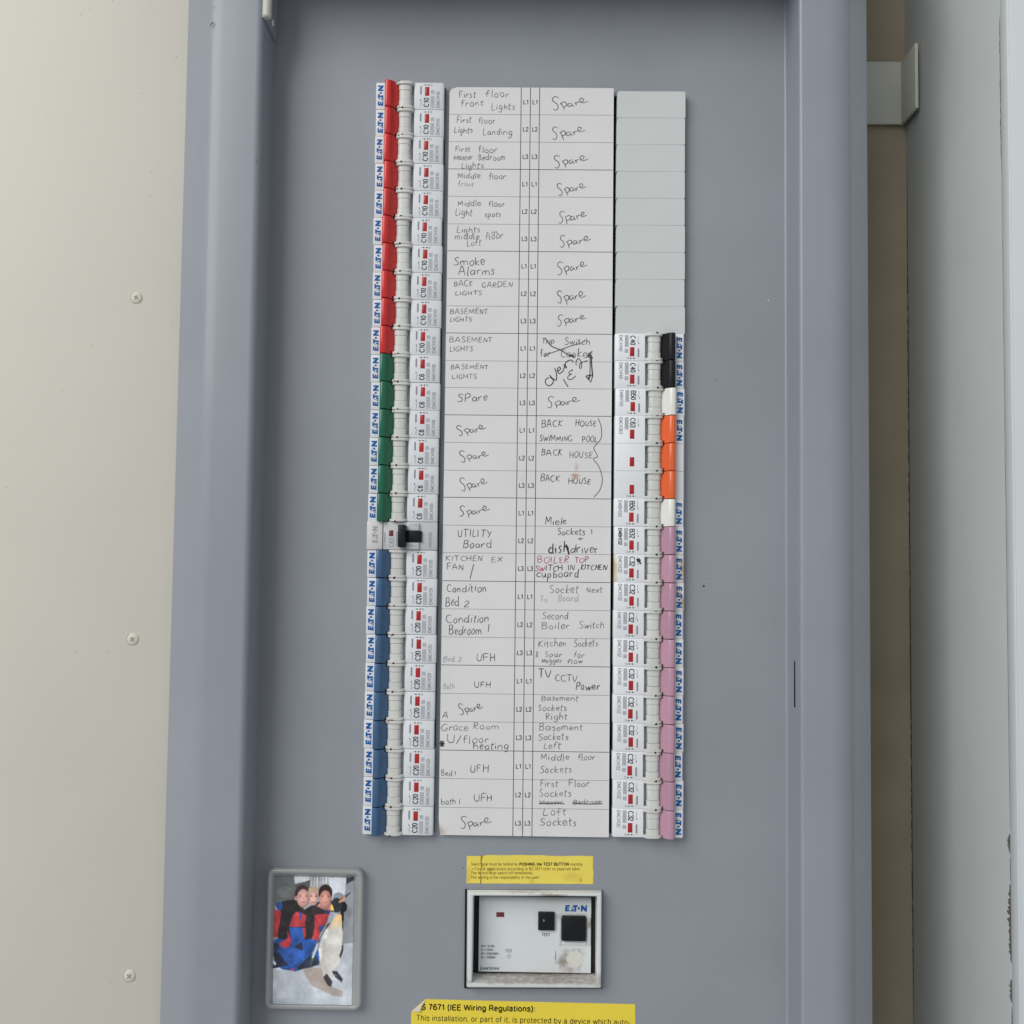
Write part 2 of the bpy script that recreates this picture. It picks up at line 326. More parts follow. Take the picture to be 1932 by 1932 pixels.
# handwriting strokes: width | strokes (x,y; baseline 0, capitals 100, small letters 58, tails below 0)
HW = {
'A': '70|0,0 32,100 66,0|12,38 58,40', 'B': '62|6,0 8,98|2,92 34,100 48,82 34,56 10,52|10,52 46,50 56,24 36,2 2,0', 'C': '62|60,84 40,100 14,82 4,46 18,10 44,0 62,12',
'D': '66|8,0 8,98|0,92 36,96 62,66 56,26 30,2 2,0', 'E': '56|52,94 12,96 10,50 8,2 54,4|10,52 44,54', 'F': '56|8,0 10,96 56,98|10,52 44,54', 'G': '66|60,84 36,100 10,76 4,36 22,4 50,6 60,38 38,38',
'H': '66|8,0 8,100|58,0 58,98|8,50 58,52', 'I': '22|10,0 12,98', 'K': '60|8,0 10,100|54,96 12,48 56,2', 'L': '52|10,100 8,2 50,4', 'M': '80|6,0 10,90 38,30 66,94 74,0',
'N': '66|8,0 10,94 54,4 58,98', 'O': '66|36,98 10,80 4,40 24,2 52,12 62,56 50,90 34,98', 'P': '56|8,0 10,98|2,88 34,100 52,80 38,52 10,46', 'R': '62|8,0 10,98|2,90 38,100 50,78 34,54 12,50 58,2',
'S': '58|54,84 34,100 12,84 20,60 44,42 48,16 26,0 2,10', 'T': '62|0,96 62,98|30,96 30,0', 'U': '62|6,98 6,30 26,2 50,14 56,98', 'V': '60|2,98 28,0 58,98', 'W': '84|2,96 20,2 42,66 60,2 82,98',
'X': '58|4,96 54,2|54,96 2,2', 'Y': '58|4,96 28,52|56,98 14,-4',
'a': '52|44,50 22,58 4,34 14,4 36,12 46,52|46,52 44,12 54,2', 'b': '50|6,100 6,2|6,34 30,52 46,30 32,4 6,6', 'c': '44|44,48 22,58 4,30 18,2 44,10', 'd': '54|42,48 18,54 4,26 18,2 40,14 48,100|48,100 46,10 54,2',
'e': '46|6,28 42,34 34,56 12,52 4,26 20,2 46,10', 'f': '38|42,88 26,100 16,74 14,0|0,52 34,56', 'g': '52|44,50 20,58 4,32 18,6 42,22 46,54|46,54 44,-20 24,-42 2,-26', 'h': '52|8,102 6,0|6,34 28,58 44,38 46,0',
'i': '20|10,56 10,0|11,80 13,86', 'k': '48|8,102 6,0|44,54 8,26 46,0', 'l': '20|10,102 8,8 18,0', 'm': '78|4,56 6,0|6,36 24,58 36,36 36,0|36,36 56,58 70,36 72,0', 'n': '52|4,56 6,0|6,34 26,58 42,38 46,0',
'o': '50|26,58 6,40 10,8 32,0 46,26 36,54 22,58', 'p': '52|8,54 4,-44|6,40 30,58 46,34 30,4 8,10', 'r': '42|6,56 8,0|8,34 24,56 42,52', 's': '42|40,50 20,58 10,42 34,24 26,2 2,6', 't': '36|16,92 14,8 30,0|0,60 36,66',
'u': '52|4,56 8,8 30,4 44,54|44,54 46,8 54,0', 'v': '46|2,56 22,0 46,58', 'w': '68|2,56 16,2 34,46 48,2 68,58', 'x': '46|4,56 44,2|44,56 2,0', 'y': '50|4,56 22,8|46,58 10,-42',
'1': '18|8,98 12,0', '2': '50|4,78 24,100 42,80 30,40 4,2 50,4', '/': '36|36,104 0,-14', '&': '46|44,4 10,70 24,94 34,72 6,26 16,4 36,20', '+': '44|22,70 22,20|2,46 44,48', "'": '10|4,100 4,80', '-': '30|2,40 28,42',
'Z': '60|52,84 30,100 8,82 14,58 40,40 46,10 22,-22 -2,-6',      # tall loose capital S with a tail
'z': '50|6,54 4,-46|6,36 26,58 40,30 22,2 8,16', 'q': '50|44,48 20,56 4,30 16,2 36,14 48,48|48,48 46,12 56,8',
}
def word(mb, s, pt, x0, x1, yb, cap, tilt=0.0, width=.42, h=0, mi=0, seed=None, slant=0.08, strike=False):
    """s written from x0 to x1 (picture units) on baseline yb, capitals 'cap' tall; pt(x, y) -> x, z on the card"""
    rnd = random.Random(seed if seed is not None else s+str(x0)+str(yb))
    lay = []; cx = 0
    for ch in s:
        if ch == ' ': cx += 36; continue
        wd, *st = HW[ch].split('|'); wd = float(wd)
        sc = rnd.uniform(.84, 1.16)
        lay.append((cx, wd, sc, rnd.uniform(-7, 7), [[tuple(map(float, q.split(','))) for q in k.split()] for k in st])); cx += wd*sc+13
    tot = cx-13; k = (x1-x0)/tot; ky = cap/100
    for (gx, wd, sc, dy, st) in lay:
        sl = slant+rnd.uniform(-.12, .12); gk = rnd.uniform(.86, 1.12)
        for stroke in st:
            p = [((gx+q[0]*sc+q[1]*sl*ky/max(k, .01)*.8+rnd.uniform(-3.5, 3.5)), (q[1]*gk*rnd.uniform(.95, 1.05)+dy+rnd.uniform(-3, 3))) for q in stroke]
            p = smooth_line(p)
            pts = [pt(x0+x*k, yb-y*ky-tilt*x*k) for x, y in p]
            n = len(pts); b = width*rnd.uniform(.85, 1.1)
            ribbon(mb, pts, [b*(.55+.5*math.sin(math.pi*(i+1)/(n+1))+.12*math.sin(i*1.9+b*40)) for i in range(n)], h+rnd.uniform(0, .03), mi)

# ================================================================ STRUCTURE
STILE = 31.0                      # how far the cabinet's front frame stands in front of the cover panel
# left board, painted cream
def V2(px0, px1, h): return (at(px0, 0, h)[0]+at(px1, 1932, h)[0])/2
board = thing('timber_board', 'cream painted timber board left of the grey cabinet', 'board', -330, 0, 4)
mb = MB(); mb.box(-110, 110, -420, 640, -14, 6, .8); mb.build('board_face', 'cream_paint', board); board['category'] = 'board'
XB_edge = V2(362, 303, 12)
board.location.x = (XB_edge-110+6)*MM
def screw(px, py, first=[None]):
    x, z = at(px, py, 10)
    lx, lz = x-board.location.x/MM, z
    mb = MB()
    bm = bmesh.new(); bmesh.ops.create_circle(bm, cap_ends=True, segments=28, radius=3.5)
    ring = [(math.cos(a)*1.0, math.sin(a)*1.0) for a in [i*2*math.pi/28 for i in range(28)]]; bm.free()
    prof = [(3.9, 5.9), (3.5, 6.5), (2.7, 6.9), (1.5, 7.05)]
    vs = []; fs = []
    for r, hh in prof: vs += [(lx+r*c, lz+r*s_, hh) for c, s_ in ring]
    for k in range(len(prof)-1):
        for i in range(28): fs.append((k*28+i, k*28+(i+1) % 28, (k+1)*28+(i+1) % 28, (k+1)*28+i))
    fs.append(tuple(range((len(prof)-1)*28, len(prof)*28)))
    mb.mesh(vs, fs); sc = mb.build('screw_head', 'cream_paint', board)
    m2 = MB(); a0 = random.Random(py).uniform(.3, 1.2)
    for a in (a0, a0+math.pi/2):
        c, s_ = math.cos(a), math.sin(a)
        m2.face([(lx+c*p-s_*q, lz+s_*p+c*q, 7.09+(a-a0)*.01) for p, q in ((-1.7, -.42), (1.7, -.42), (1.7, .42), (-1.7, .42))])
    o = flat_build(m2, 'cross_slot', 'screw_slot', sc)
    m3 = MB(); pts = [(lx+4.0*math.cos(t), lz+4.0*math.sin(t)) for t in [2.2+i*.16 for i in range(16)]]
    ribbon(m3, pts, .5, 6.05); flat_build(m3, 'paint_crack', 'cream_paint_dirty', sc)
for p in ((258, 562), (251, 1206), (245, 1841)): screw(*p)

# cabinet -------------------------------------------------------------------------------------------------
cab = thing('electrical_cabinet', 'grey painted steel distribution cabinet with raised frame around a recessed cover panel', 'cabinet')
TOPZ, BOTZ = 640, -420
# column places measured on the picture
LX0 = V2(708.5, 681.5, 6)                                # left edge of the left breaker column
RX1 = V2(1294.5, 1287, 6)                                # right edge of the right breaker column
zt = at(770, 155.8, 6)[1]; zb = at(750, 1575.5, 6)[1]; LPITCH = (zt-zb)/27; LZ0 = zt
rt = at(1228, 171.5, 6)[1]; rb = at(1220, 1580, 6)[1]; RPITCH = (rt-rb)/27; RZ0 = rt
CX0 = V2(847, 826, 3); CX1 = V2(1158, 1147.5, 3)
RCD = [at(884, 1677, 0)[0], at(1135, 1677, 0)[0], at(1000, 1862, 0)[1], at(1000, 1677, 0)[1]]
MLEN = 44.0
holes = [(LX0+.4, LX0+MLEN+.5, LZ0-27*LPITCH+.6, LZ0-.6), (CX1+.3, RX1-.4, RZ0-27*RPITCH+.6, RZ0-.6), (RCD[0]+2, RCD[1]-2, RCD[2]+2, RCD[3]-2)]
PX0 = V2(518, 474, 0); PX1 = V2(1481, 1483.5, 0)
mb = MB()
xs = sorted({PX0-.2, PX1+.2}|{h[0] for h in holes}|{h[1] for h in holes}); zs = sorted({BOTZ, 400}|{h[2] for h in holes}|{h[3] for h in holes})
for i in range(len(xs)-1):
    for j in range(len(zs)-1):
        cx, cz = (xs[i]+xs[i+1])/2, (zs[j]+zs[j+1])/2
        if any(a < cx < b and c < cz < d for a, b, c, d in holes): continue
        mb.face([(xs[i], zs[j], 0), (xs[i+1], zs[j], 0), (xs[i+1], zs[j+1], 0), (xs[i], zs[j+1], 0)])
for a, b, c, d in holes:
    for (p, q) in (((a, c), (a, d)), ((a, d), (b, d)), ((b, d), (b, c)), ((b, c), (a, c))):
        mb.face([(p[0], p[1], 0), (q[0], q[1], 0), (q[0], q[1], -2), (p[0], p[1], -2)])
mb.build('cover_panel', 'grey_paint', cab, smooth=0)
# frame stiles: rounded inner lip, flat front, sloped outer edge, then the cabinet's side going back
def arc(cx, ch, r, a0, a1, n=6): return [(cx+r*math.cos(math.radians(a0+(a1-a0)*i/n)), ch+r*math.sin(math.radians(a0+(a1-a0)*i/n))) for i in range(n+1)]
xo = V2(362, 303, 12); xk = V2(400, 341, STILE); xi = V2(496, 450.5, STILE)
prof = [(xo+.5, -60)]+[(xo, 13)]+arc(xo+3, 15, 3, 178, 140, 4)+arc(xk+9, STILE-20, 20, 122, 90, 12)+arc(xi-4, STILE-4, 4, 90, 0, 10)+[(xi, -2), (xi+1.2, -2), (xi-4, -2), (xi-4, -60)]
mb = MB(); mb.extrude_z(prof, BOTZ, TOPZ, caps=False); mb.build('frame_stile', 'grey_paint_frame', cab, smooth=50)
xr = V2(1508.5, 1511.5, STILE); xq = V2(1592, 1603, STILE); xe = V2(1633.5, 1648, 18)
prof = [(xr+4, -60), (xr+4, -2), (xr-1.4, -2)]+arc(xr-1.5, 1.5, 1.5, 270, 360, 5)+arc(xr+2.2, STILE-2.2, 2.2, 180, 90, 6)+arc(xq-10, STILE-22, 22, 90, 42, 12)+arc(xe-4, 17, 4, 40, 0, 4)+[(xe, -90.5)]
mb = MB(); mb.extrude_z(prof, BOTZ, TOPZ, caps=False); mb.build('frame_stile', 'grey_paint_frame', cab, smooth=50)
mb = MB(); mb.box(xo+1, xe-1, 388, 440, -60, STILE-.5, 2); mb.build('frame_rail', 'grey_paint_frame', cab)
mb = MB(); mb.box(xo+1, xe-1, 378, 387.5, STILE-8, STILE+19, 1.5); mb.build('unseen_shade_bar', 'grey_paint_frame', cab)  # made-up bar above the view, added to shade the panel's upper end
mb = MB(); mb.box(xo+8, xe-8, BOTZ, TOPZ-2, -74, -70, 0)
mb.build('back_plate', 'dark_interior', cab)
# hinge at the top of the left stile
hx, hz0 = at(503.5, 34, STILE-1); hz1 = hz0+60
mb = MB(); n = 20
ring = lambda r, z, hh: [(hx+r*math.cos(i*2*math.pi/n), z, hh+r*math.sin(i*2*math.pi/n)) for i in range(n)]
vs = ring(2.2, hz0, STILE-1.2)+ring(2.9, hz0+.9, STILE-1.2)+ring(2.9, hz1, STILE-1.2)
fs = [(k*n+i, k*n+(i+1) % n, (k+1)*n+(i+1) % n, (k+1)*n+i) for k in range(2) for i in range(n)]+[tuple(range(n))[::-1]]
mb.mesh(vs, fs); hinge = mb.build('hinge_pin', 'bracket_steel', cab)
mb = MB(); gz = at(520, 80, 2)[1]
bm = bmesh.new(); tri = [(xi+.3, hz0-.5, STILE-2), (xi+.3, hz1, STILE-2), (xi+.3, hz1, 1), (xi+.3, gz, 3)]
A = [bm.verts.new(t) for t in tri]; B = [bm.verts.new((t[0]+1.6, t[1], t[2])) for t in tri]
for i in range(4): bm.faces.new((A[i], A[(i+1) % 4], B[(i+1) % 4], B[i]))
bm.faces.new(A[::-1]); bm.faces.new(B); bmesh.ops.recalc_face_normals(bm, faces=bm.faces[:]); mb.take(bm)
mb.build('hinge_gusset', 'grey_paint_frame', cab)
x, z = at(519, 44, 14); mb = MB(); mb.box(xi+1.6, xi+2.6, z-1.8, z+1.8, 13, 16, .4); mb.build('rivet', 'chip_white', cab)
# marks on the paint
mb = MB(); ribbon(mb, [at(1493.5, 1247, 24), at(1494, 1290, 24), at(1493, 1335, 24)], .1, 24)
mb = MB(); z0, z1 = at(1493, 1335, 18)[1], at(1493, 1247, 18)[1]
mb.face([(xr-.06, z0, 15.6), (xr-.06, z1, 15.8), (xr-.06, z1, 18.6), (xr-.06, z0, 18.9)]); flat_build(mb, 'scratch_mark', 'black_line', cab)
mb = MB(); p = [at(a, b, STILE+.04) for a, b in ((403, 42), (399, 45), (397, 50))]; ribbon(mb, p, [.9, 1.0, .3], STILE+.05); flat_build(mb, 'scratch_mark', 'scratch', cab)
def dot(px, py, r, h, m, name='paint_fleck'):
    x, z = at(px, py, h); mb = MB(); rr = random.Random(px)
    mb.face([(x+r*rr.uniform(.7, 1.1)*math.cos(i*.7), z+r*rr.uniform(.7, 1.1)*math.sin(i*.7), h+.06) for i in range(9)]); return flat_build(mb, name, m, cab)
dot(1327.5, 1106, .9, 0, 'red_spot'); dot(1338, 1092, .35, 0, 'red_spot'); dot(1449.5, 567, .5, 0, 'chip_white'); dot(1352, 718, .4, 0, 'scratch'); dot(483, 302, .5, STILE, 'scratch'); dot(404, 14, .4, STILE, 'scratch'); dot(475, 1813, .4, STILE, 'scratch'); dot(873, 1637.5, .5, 0, 'scratch'); dot(1170, 1955, .4, 0, 'scratch')

# right: backboard, plastered reveal, white lining
XR = 279.0; HB = -90.0
bb = tag((lambda m: (m.box(xe-30, XR+40, BOTZ-20, TOPZ+40, HB-12, HB, 0), m.build('backboard', 'bare_board'))[1])(MB()), 'brown bare backboard in the narrow gap right of the cabinet', 'board')
mb = MB(); mb.box(XR, XR+90, BOTZ-20, TOPZ+40, HB, 59, .25); rev = tag(mb.build('wall_reveal', 'white_plaster'), 'white plastered wall return deep in shade along its left edge', 'wall')
hl = at_side(1881, 0, XR)[0]
mb = MB(); mb.box(XR+1.0, XR+95, BOTZ-20, TOPZ+40, 59.3, 72, 1.0)
lining = thing('door_lining', 'white gloss lining strip at the far right edge with cracked joint', 'lining', XR, 0, 59)
mb = MB(); mb.box(-.1, 95, BOTZ-20, TOPZ+40, .3, 9, .35); mb.build('lining_board', 'white_gloss', lining)
lx2 = at(1921, 966, 72)[0]-XR
mb = MB(); mb.box(lx2, 96, BOTZ-20, TOPZ+40, 8.5, 10.2, .5); mb.build('lining_bead', 'white_gloss', lining)
def jag(z0, z1, w0, seed, hh, out=XR-.05, n=46):
    r = random.Random(seed); mb = MB(); pts = []
    prev = None
    for i in range(n+1):
        t = i/n; z = z0+(z1-z0)*t; ww = w0*math.sin(math.pi*t)**.5*r.uniform(.35, 1.25)+.12
        cur = (z, ww)
        if prev: mb.face([(out, prev[0], hh), (out, cur[0], hh), (out, cur[0], hh-cur[1]), (out, prev[0], hh-prev[1])])
        prev = cur
    return mb
zy = lambda y: at_side(1895, y, XR)[1]
for i, (ya, yb_, ww) in enumerate(((1568, 1604, 3.0), (1660, 1806, 4.0), (1836, 1880, 3.0), (1884, 1940, 1.0), (1610, 1658, .6), (20, 330, .8), (330, 1560, .25))):
    flat_build(jag(zy(ya), zy(yb_), ww*1.1, i, 59.1), 'joint_crack', 'crack', rev)
m = jag(at_side(1700, 330, XR)[1], at_side(1712, 1960, XR)[1], 3.0, 77, HB+2.6, n=240); flat_build(m, 'joint_crack', 'crack', rev)
# fixing bracket in the gap
br = thing('fixing_bracket', 'grey angle bracket bridging the gap near the top right', 'bracket', XR-2, 0, HB)
zt_, zb_ = at(1690, 116, HB+4)[1], at(1690, 234, HB+4)[1]
mb = MB(); mb.box(xe-20-XR+2, -1.8, zb_, zt_, 1.5, 4, .5); mb.build('bracket_plate', 'bracket_steel', br)
mb = MB(); mb.box(-2.6, -.2, zb_, zt_, .3, 31, .6); mb.build('bracket_flange', 'bracket_steel', br)

# ================================================================ BREAKERS
HSC = .80
def drum_piece(mb, uc, hc, r, v0, v1, bev=.25, n=18):
    sg = lambda t: math.copysign(abs(t)**.72, t)
    prof = [(uc-r*sg(math.cos(math.radians(a))), hc+HSC*r*sg(math.sin(math.radians(a)))) for a in [2+176*i/n for i in range(n+1)]]
    prof = [(prof[0][0], .2)]+prof+[(prof[-1][0], .2)]
    mb.extrude_z(prof, v0, v1, bev=bev)
K = MLEN/45.3
P2 = 17.7/2
def U(u): return u*K-MLEN/2
def Vv(v): return v-P2
def breaker_body(n=1, mat_='breaker_white'):
    hh = 17.7*n/2; mb = MB(); g = .10
    # nose with a well for the toggle: label land, well floor, face land
    prof = [(U(0), -12), (U(0), 5.3), (U(0)+.6, 6.0), (U(5.9), 6.0), (U(6.1), 3.0), (U(14), 2.0), (U(25.5), .6), (U(25.6), 6.0), (U(25.6)+.2, 6.25), (U(43.4), 6.25), (U(45.3)-.2, 5.2), (U(45.3), 4.6), (U(45.3), -12)]
    mb.extrude_z(prof, -hh+g, hh-g, bev=.22)
    return mb
def breaker_drum(v0):
    mb = MB(); uc = U(19.5)
    drum_piece(mb, uc, 4.6, 3.95, v0+Vv(5.9), v0+Vv(12.1), .12)                 # the moving middle
    drum_piece(mb, uc, 4.6, 4.2, v0+Vv(1.2), v0+Vv(5.75), .15); drum_piece(mb, uc, 4.6, 4.2, v0+Vv(12.3), v0+Vv(16.5), .15)
    drum_piece(mb, U(19.9), 4.3, 5.9, v0+Vv(.10), v0+Vv(1.75), .3); drum_piece(mb, U(19.9), 4.3, 5.9, v0+Vv(15.95), v0+Vv(17.6), .3)
    return mb
def breaker_toggle(v0):
    mb = MB()
    crest = [(U(6.5), 3.2), (U(6.4), 9.6)]+[(U(6.4)+1.3+1.3*math.cos(math.radians(a)), 10.1+1.1*math.sin(math.radians(a))) for a in range(180, 89, -22)]
    slope = [(U(8.6), 11.2), (U(9.4), 11.1), (U(10.1), 10.8)]+[(U(10.1+.64*q), 10.8-.68*q) for q in range(1, 11)]
    k = [p for p in slope if p[0] < U(13.6)]
    mb.extrude_z(crest+k+[(k[-1][0], 3.2)], v0+Vv(.30), v0+Vv(17.4), bev=.35)
    k2 = [(p[0], p[1]+.12) for p in slope if p[0] > U(11)]
    mb.extrude_z([(k2[0][0], 3.2)]+k2+[(k2[-1][0], 3.2)], v0+Vv(2.0), v0+Vv(15.8), bev=.5)
    return mb
def window(v0):
    mb = MB(); mb.box(U(32.6), U(35.6), v0+Vv(8.9), v0+Vv(14.8), 5.6, 6.34, .08); return mb
HF = 6.30
def circ(mb, u, v, r, h, mi): mb.face([(u+r*math.cos(i*.6283), v+r*math.sin(i*.6283), h) for i in range(10)], mi)
def rect_line(mb, u0, u1, v0, v1, wd, h, mi):
    for a, b, c, d in ((u0, u1, v0, v0+wd), (u0, u1, v1-wd, v1), (u0, u0+wd, v0+wd, v1-wd), (u1-wd, u1, v0+wd, v1-wd)):
        mb.face([(a, c, h), (b, c, h), (b, d, h), (a, d, h)], mi)
def breaker_marks(rating, code, v0=0, boldcode=False, three=False):
    """materials: 0 black 1 grey 2 soft"""
    mb = MB(); W = lambda v: v0+Vv(v)
    print_text(mb, rating, up_box(U(32.1), U(35.2), W(1.6), W(1.5+(6.0 if len(rating) == 3 else 3.7))), HF, 0, .56, 9)
    print_text(mb, code, up_box(U(40.4), U(42.5), W(1.2), W(11.6)), HF, 0 if boldcode else 1, .46 if boldcode else .34)
    mb.face([(U(36.6), W(1.3), HF-.02), (U(38.8), W(1.3), HF-.02), (U(38.8), W(8.7), HF-.02), (U(36.6), W(8.7), HF-.02)], 3); rect_line(mb, U(36.5), U(38.9), W(1.2), W(8.8), .2, HF, 1); put_text(mb, '10000', up_box(U(37.05), U(38.4), W(2.0), W(8.1)), HF, 1)
    if not three and rating != 'B50':
        mb.face([(U(36.8), W(10.2), HF-.02), (U(38.8), W(10.2), HF-.02), (U(38.8), W(12.4), HF-.02), (U(36.8), W(12.4), HF-.02)], 3); rect_line(mb, U(36.7), U(38.9), W(10.1), W(12.5), .2, HF, 1); put_text(mb, '3', up_box(U(37.1), U(38.5), W(10.8), W(11.8)), HF, 1)
    ribbon(mb, [(U(30.2), W(1.6)), (U(30.0), W(3.4)), (U(30.5), W(4.9)), (U(29.9), W(5.8))], .18, HF, 0); ribbon(mb, [(U(29.8), W(5.7)), (U(29.9), W(6.8))], .42, HF, 0)
    if not three:
        mb.face([(U(29.4), W(10.2), HF), (U(29.9), W(9.4), HF), (U(30.5), W(10.2), HF), (U(30.5), W(15.0), HF), (U(30.1), W(15.6), HF), (U(29.4), W(14.8), HF)], 1)
        put_text(mb, 'CURVE', up_box(U(29.65), U(30.35), W(10.4), W(14.6)), HF+.02, 2)
    if not three: o_c_marks(mb, v0)
    return mb
def o_c_marks(mb, v0):
    W = lambda v: v0+Vv(v)
    mb.face([(U(31.0), W(16.0), HF), (U(32.4), W(16.0), HF), (U(32.4), W(16.15), HF), (U(31.0), W(16.15), HF)], 1)
    for c in (33.1, 35.1): mb.face([(U(c-.7), W(16.05), HF), (U(c), W(15.55), HF), (U(c+.7), W(16.05), HF), (U(c), W(16.6), HF)], 0)
    ribbon(mb, [(U(36.9)+.62*math.cos(i*.5236), W(16.0)+.62*math.sin(i*.5236)) for i in range(13)], .16, HF, 0)
def brand(v0=0, h=6.06):
    mb = MB(); logo(mb, up_box(U(1.3), U(5.0), v0+Vv(2.2), v0+Vv(15.7)), h); return mb
def knob_hole(v0, sd):
    mb = MB(); r = random.Random(sd); u, v = U(18.1), v0+Vv(.05)
    hh = 4.3+HSC*5.9+.03
    mb.face([(u+.78*r.uniform(.75, 1.1)*math.cos(i*.7), v+.72*r.uniform(.75, 1.1)*math.sin(i*.7), hh) for i in range(9)], 0)
    for q in range(r.choice((0, 1, 2))):
        uu = U(14.6)+r.uniform(0, 2.2); vv_ = v0+Vv(r.choice((.25, 17.2)))+r.uniform(-.3, .4); mb.face([(uu+.55*r.uniform(.5, 1.2)*math.cos(i*.8), vv_+.28*r.uniform(.6, 1.3)*math.sin(i*.8), 4.3+HSC*5.9+.04) for i in range(8)], 1)
    if r.random() < .6:
        mb.face([(u+.5+.6*r.uniform(.5, 1.4)*math.cos(i*.8), v+.5*r.uniform(-.2, .8)+.35*math.sin(i*.8), hh-.03) for i in range(8)], 1)
    return mb

COLORS = {'C10': ('red', 'toggle_red', 'EMCH110'), 'C6': ('green', 'toggle_green', 'EMCH106'), 'C20': ('blue', 'toggle_blue', 'EMCH120'), 'C40': ('black', 'toggle_black', 'EMCH140'),
          'B50': ('white', 'toggle_white', 'EMBH150'), 'B32': ('lilac', 'toggle_lilac', 'EMBH132'), 'C32': ('lilac', 'toggle_lilac', 'EMCH132')}
def make_breaker(kind, name='circuit_breaker'):
    t = thing(name, '', 'circuit breaker')
    breaker_body().build('body', 'breaker_white', t); breaker_drum(0).build('toggle_drum', 'drum_white', t)
    breaker_toggle(0).build('toggle_lever', COLORS[kind][1], t); window(0).build('indicator_window', 'window_red', t)
    flat_build(breaker_marks(kind, COLORS[kind][2], boldcode=(kind == 'B32')), 'rating_print', ['print_black', 'print_grey', 'print_soft', 'print_tint'], t)
    flat_build(brand(), 'brand_lettering', 'print_blue', t); flat_build(knob_hole(0, kind), 'linking_hole', ['hole_dark', 'grime'], t)
    return t
def fresh_hole(t, seed):
    c = [c for c in t.children if c.name.startswith('linking_hole')][0]; old = c.data
    o = flat_build(knob_hole(0, seed), 'linking_hole', ['hole_dark', 'grime']); c.data = o.data; bpy.data.objects.remove(o)
protos = {}
def place_breaker(kind, col, row, label, group):
    if kind not in protos: t = protos[kind] = make_breaker(kind)
    else:
        src = protos[kind]; t = src.copy(); COL.objects.link(t)
        for ch in list(src.children):
            c = ch.copy(); COL.objects.link(c); c.parent = t
    rnd = random.Random(col+str(row)); j = rnd.uniform(-.32, .32)
    if col == 'L': x, z, r = LX0+MLEN/2+j, LZ0-(row+.5)*LPITCH, 0
    else: x, z, r = RX1-MLEN/2+j, RZ0-(row+.5)*RPITCH, math.pi
    t.location = (x*MM, -rnd.uniform(-.15, .15)*MM, z*MM); t.rotation_euler = (0, r+rnd.uniform(-.003, .003), 0)
    t['label'] = label; t['group'] = group; t['category'] = 'circuit breaker'; fresh_hole(t, col+str(row))
    return t
LEFT = ['the First floor front lights cell', 'the First floor Lights Landing cell', 'the Master Bedroom lights cell', 'the Middle floor front cell', 'the Middle floor Light spots cell', 'the Lights in middle floor Loft cell',
        'the Smoke Alarms cell', 'the BACK GARDEN LIGHTS cell', 'the upper of three BASEMENT LIGHTS cells', 'the middle one of three BASEMENT LIGHTS cells']
for i, s in enumerate(LEFT): place_breaker('C10', 'L', i, 'C10 breaker with red toggle left of '+s, 'red toggle breakers in the left column')
for i, s in enumerate(['C6 breaker, topmost green toggle, left of lowest BASEMENT LIGHTS cell', 'C6 green toggle breaker, second from top of the green run', 'C6 green toggle breaker, third from top of the green run',
                       'C6 green toggle breaker, third from bottom of the green run', 'C6 green toggle breaker, second from bottom of the green run', 'C6 lowest green toggle breaker, directly above the grey printed breaker']):
    place_breaker('C6', 'L', 10+i, s, 'green toggle breakers in the left column')
for i, s in enumerate(['C20 blue toggle breaker directly under the grey printed breaker, beside KITCHEN EX FAN', 'C20 blue toggle breaker left of the Condition Bed 2 cell', 'C20 blue toggle breaker left of the Condition Bedroom 1 cell',
                       'C20 blue toggle breaker left of the Bed 2 UFH cell', 'C20 blue toggle breaker beside the UFH cell with faint Bath note', 'C20 blue toggle breaker left of the Spare cell marked A', 'C20 blue toggle breaker left of the U/floor heating cell',
                       'C20 blue toggle breaker left of the Bed 1 UFH cell', 'C20 blue toggle breaker left of the bath 1 UFH cell', 'C20 lowest blue toggle breaker at the foot of the left column']):
    place_breaker('C20', 'L', 17+i, s, 'blue toggle breakers in the left column')
g = 'black toggle breakers in the right column'
place_breaker('C40', 'R', 9, 'C40 upper black toggle breaker directly below the blank covers', g); place_breaker('C40', 'R', 10, 'C40 lower black toggle breaker above a white toggle one', g)
g = 'white toggle breakers in the right column'
place_breaker('B50', 'R', 11, 'B50 white toggle breaker between black and orange toggles', g); place_breaker('B50', 'R', 15, 'B50 white toggle breaker between orange and lilac toggles', g)
g = 'lilac toggle breakers in the right column'
place_breaker('B32', 'R', 16, 'B32 topmost lilac toggle breaker with bold code, beside dishdriver', g)
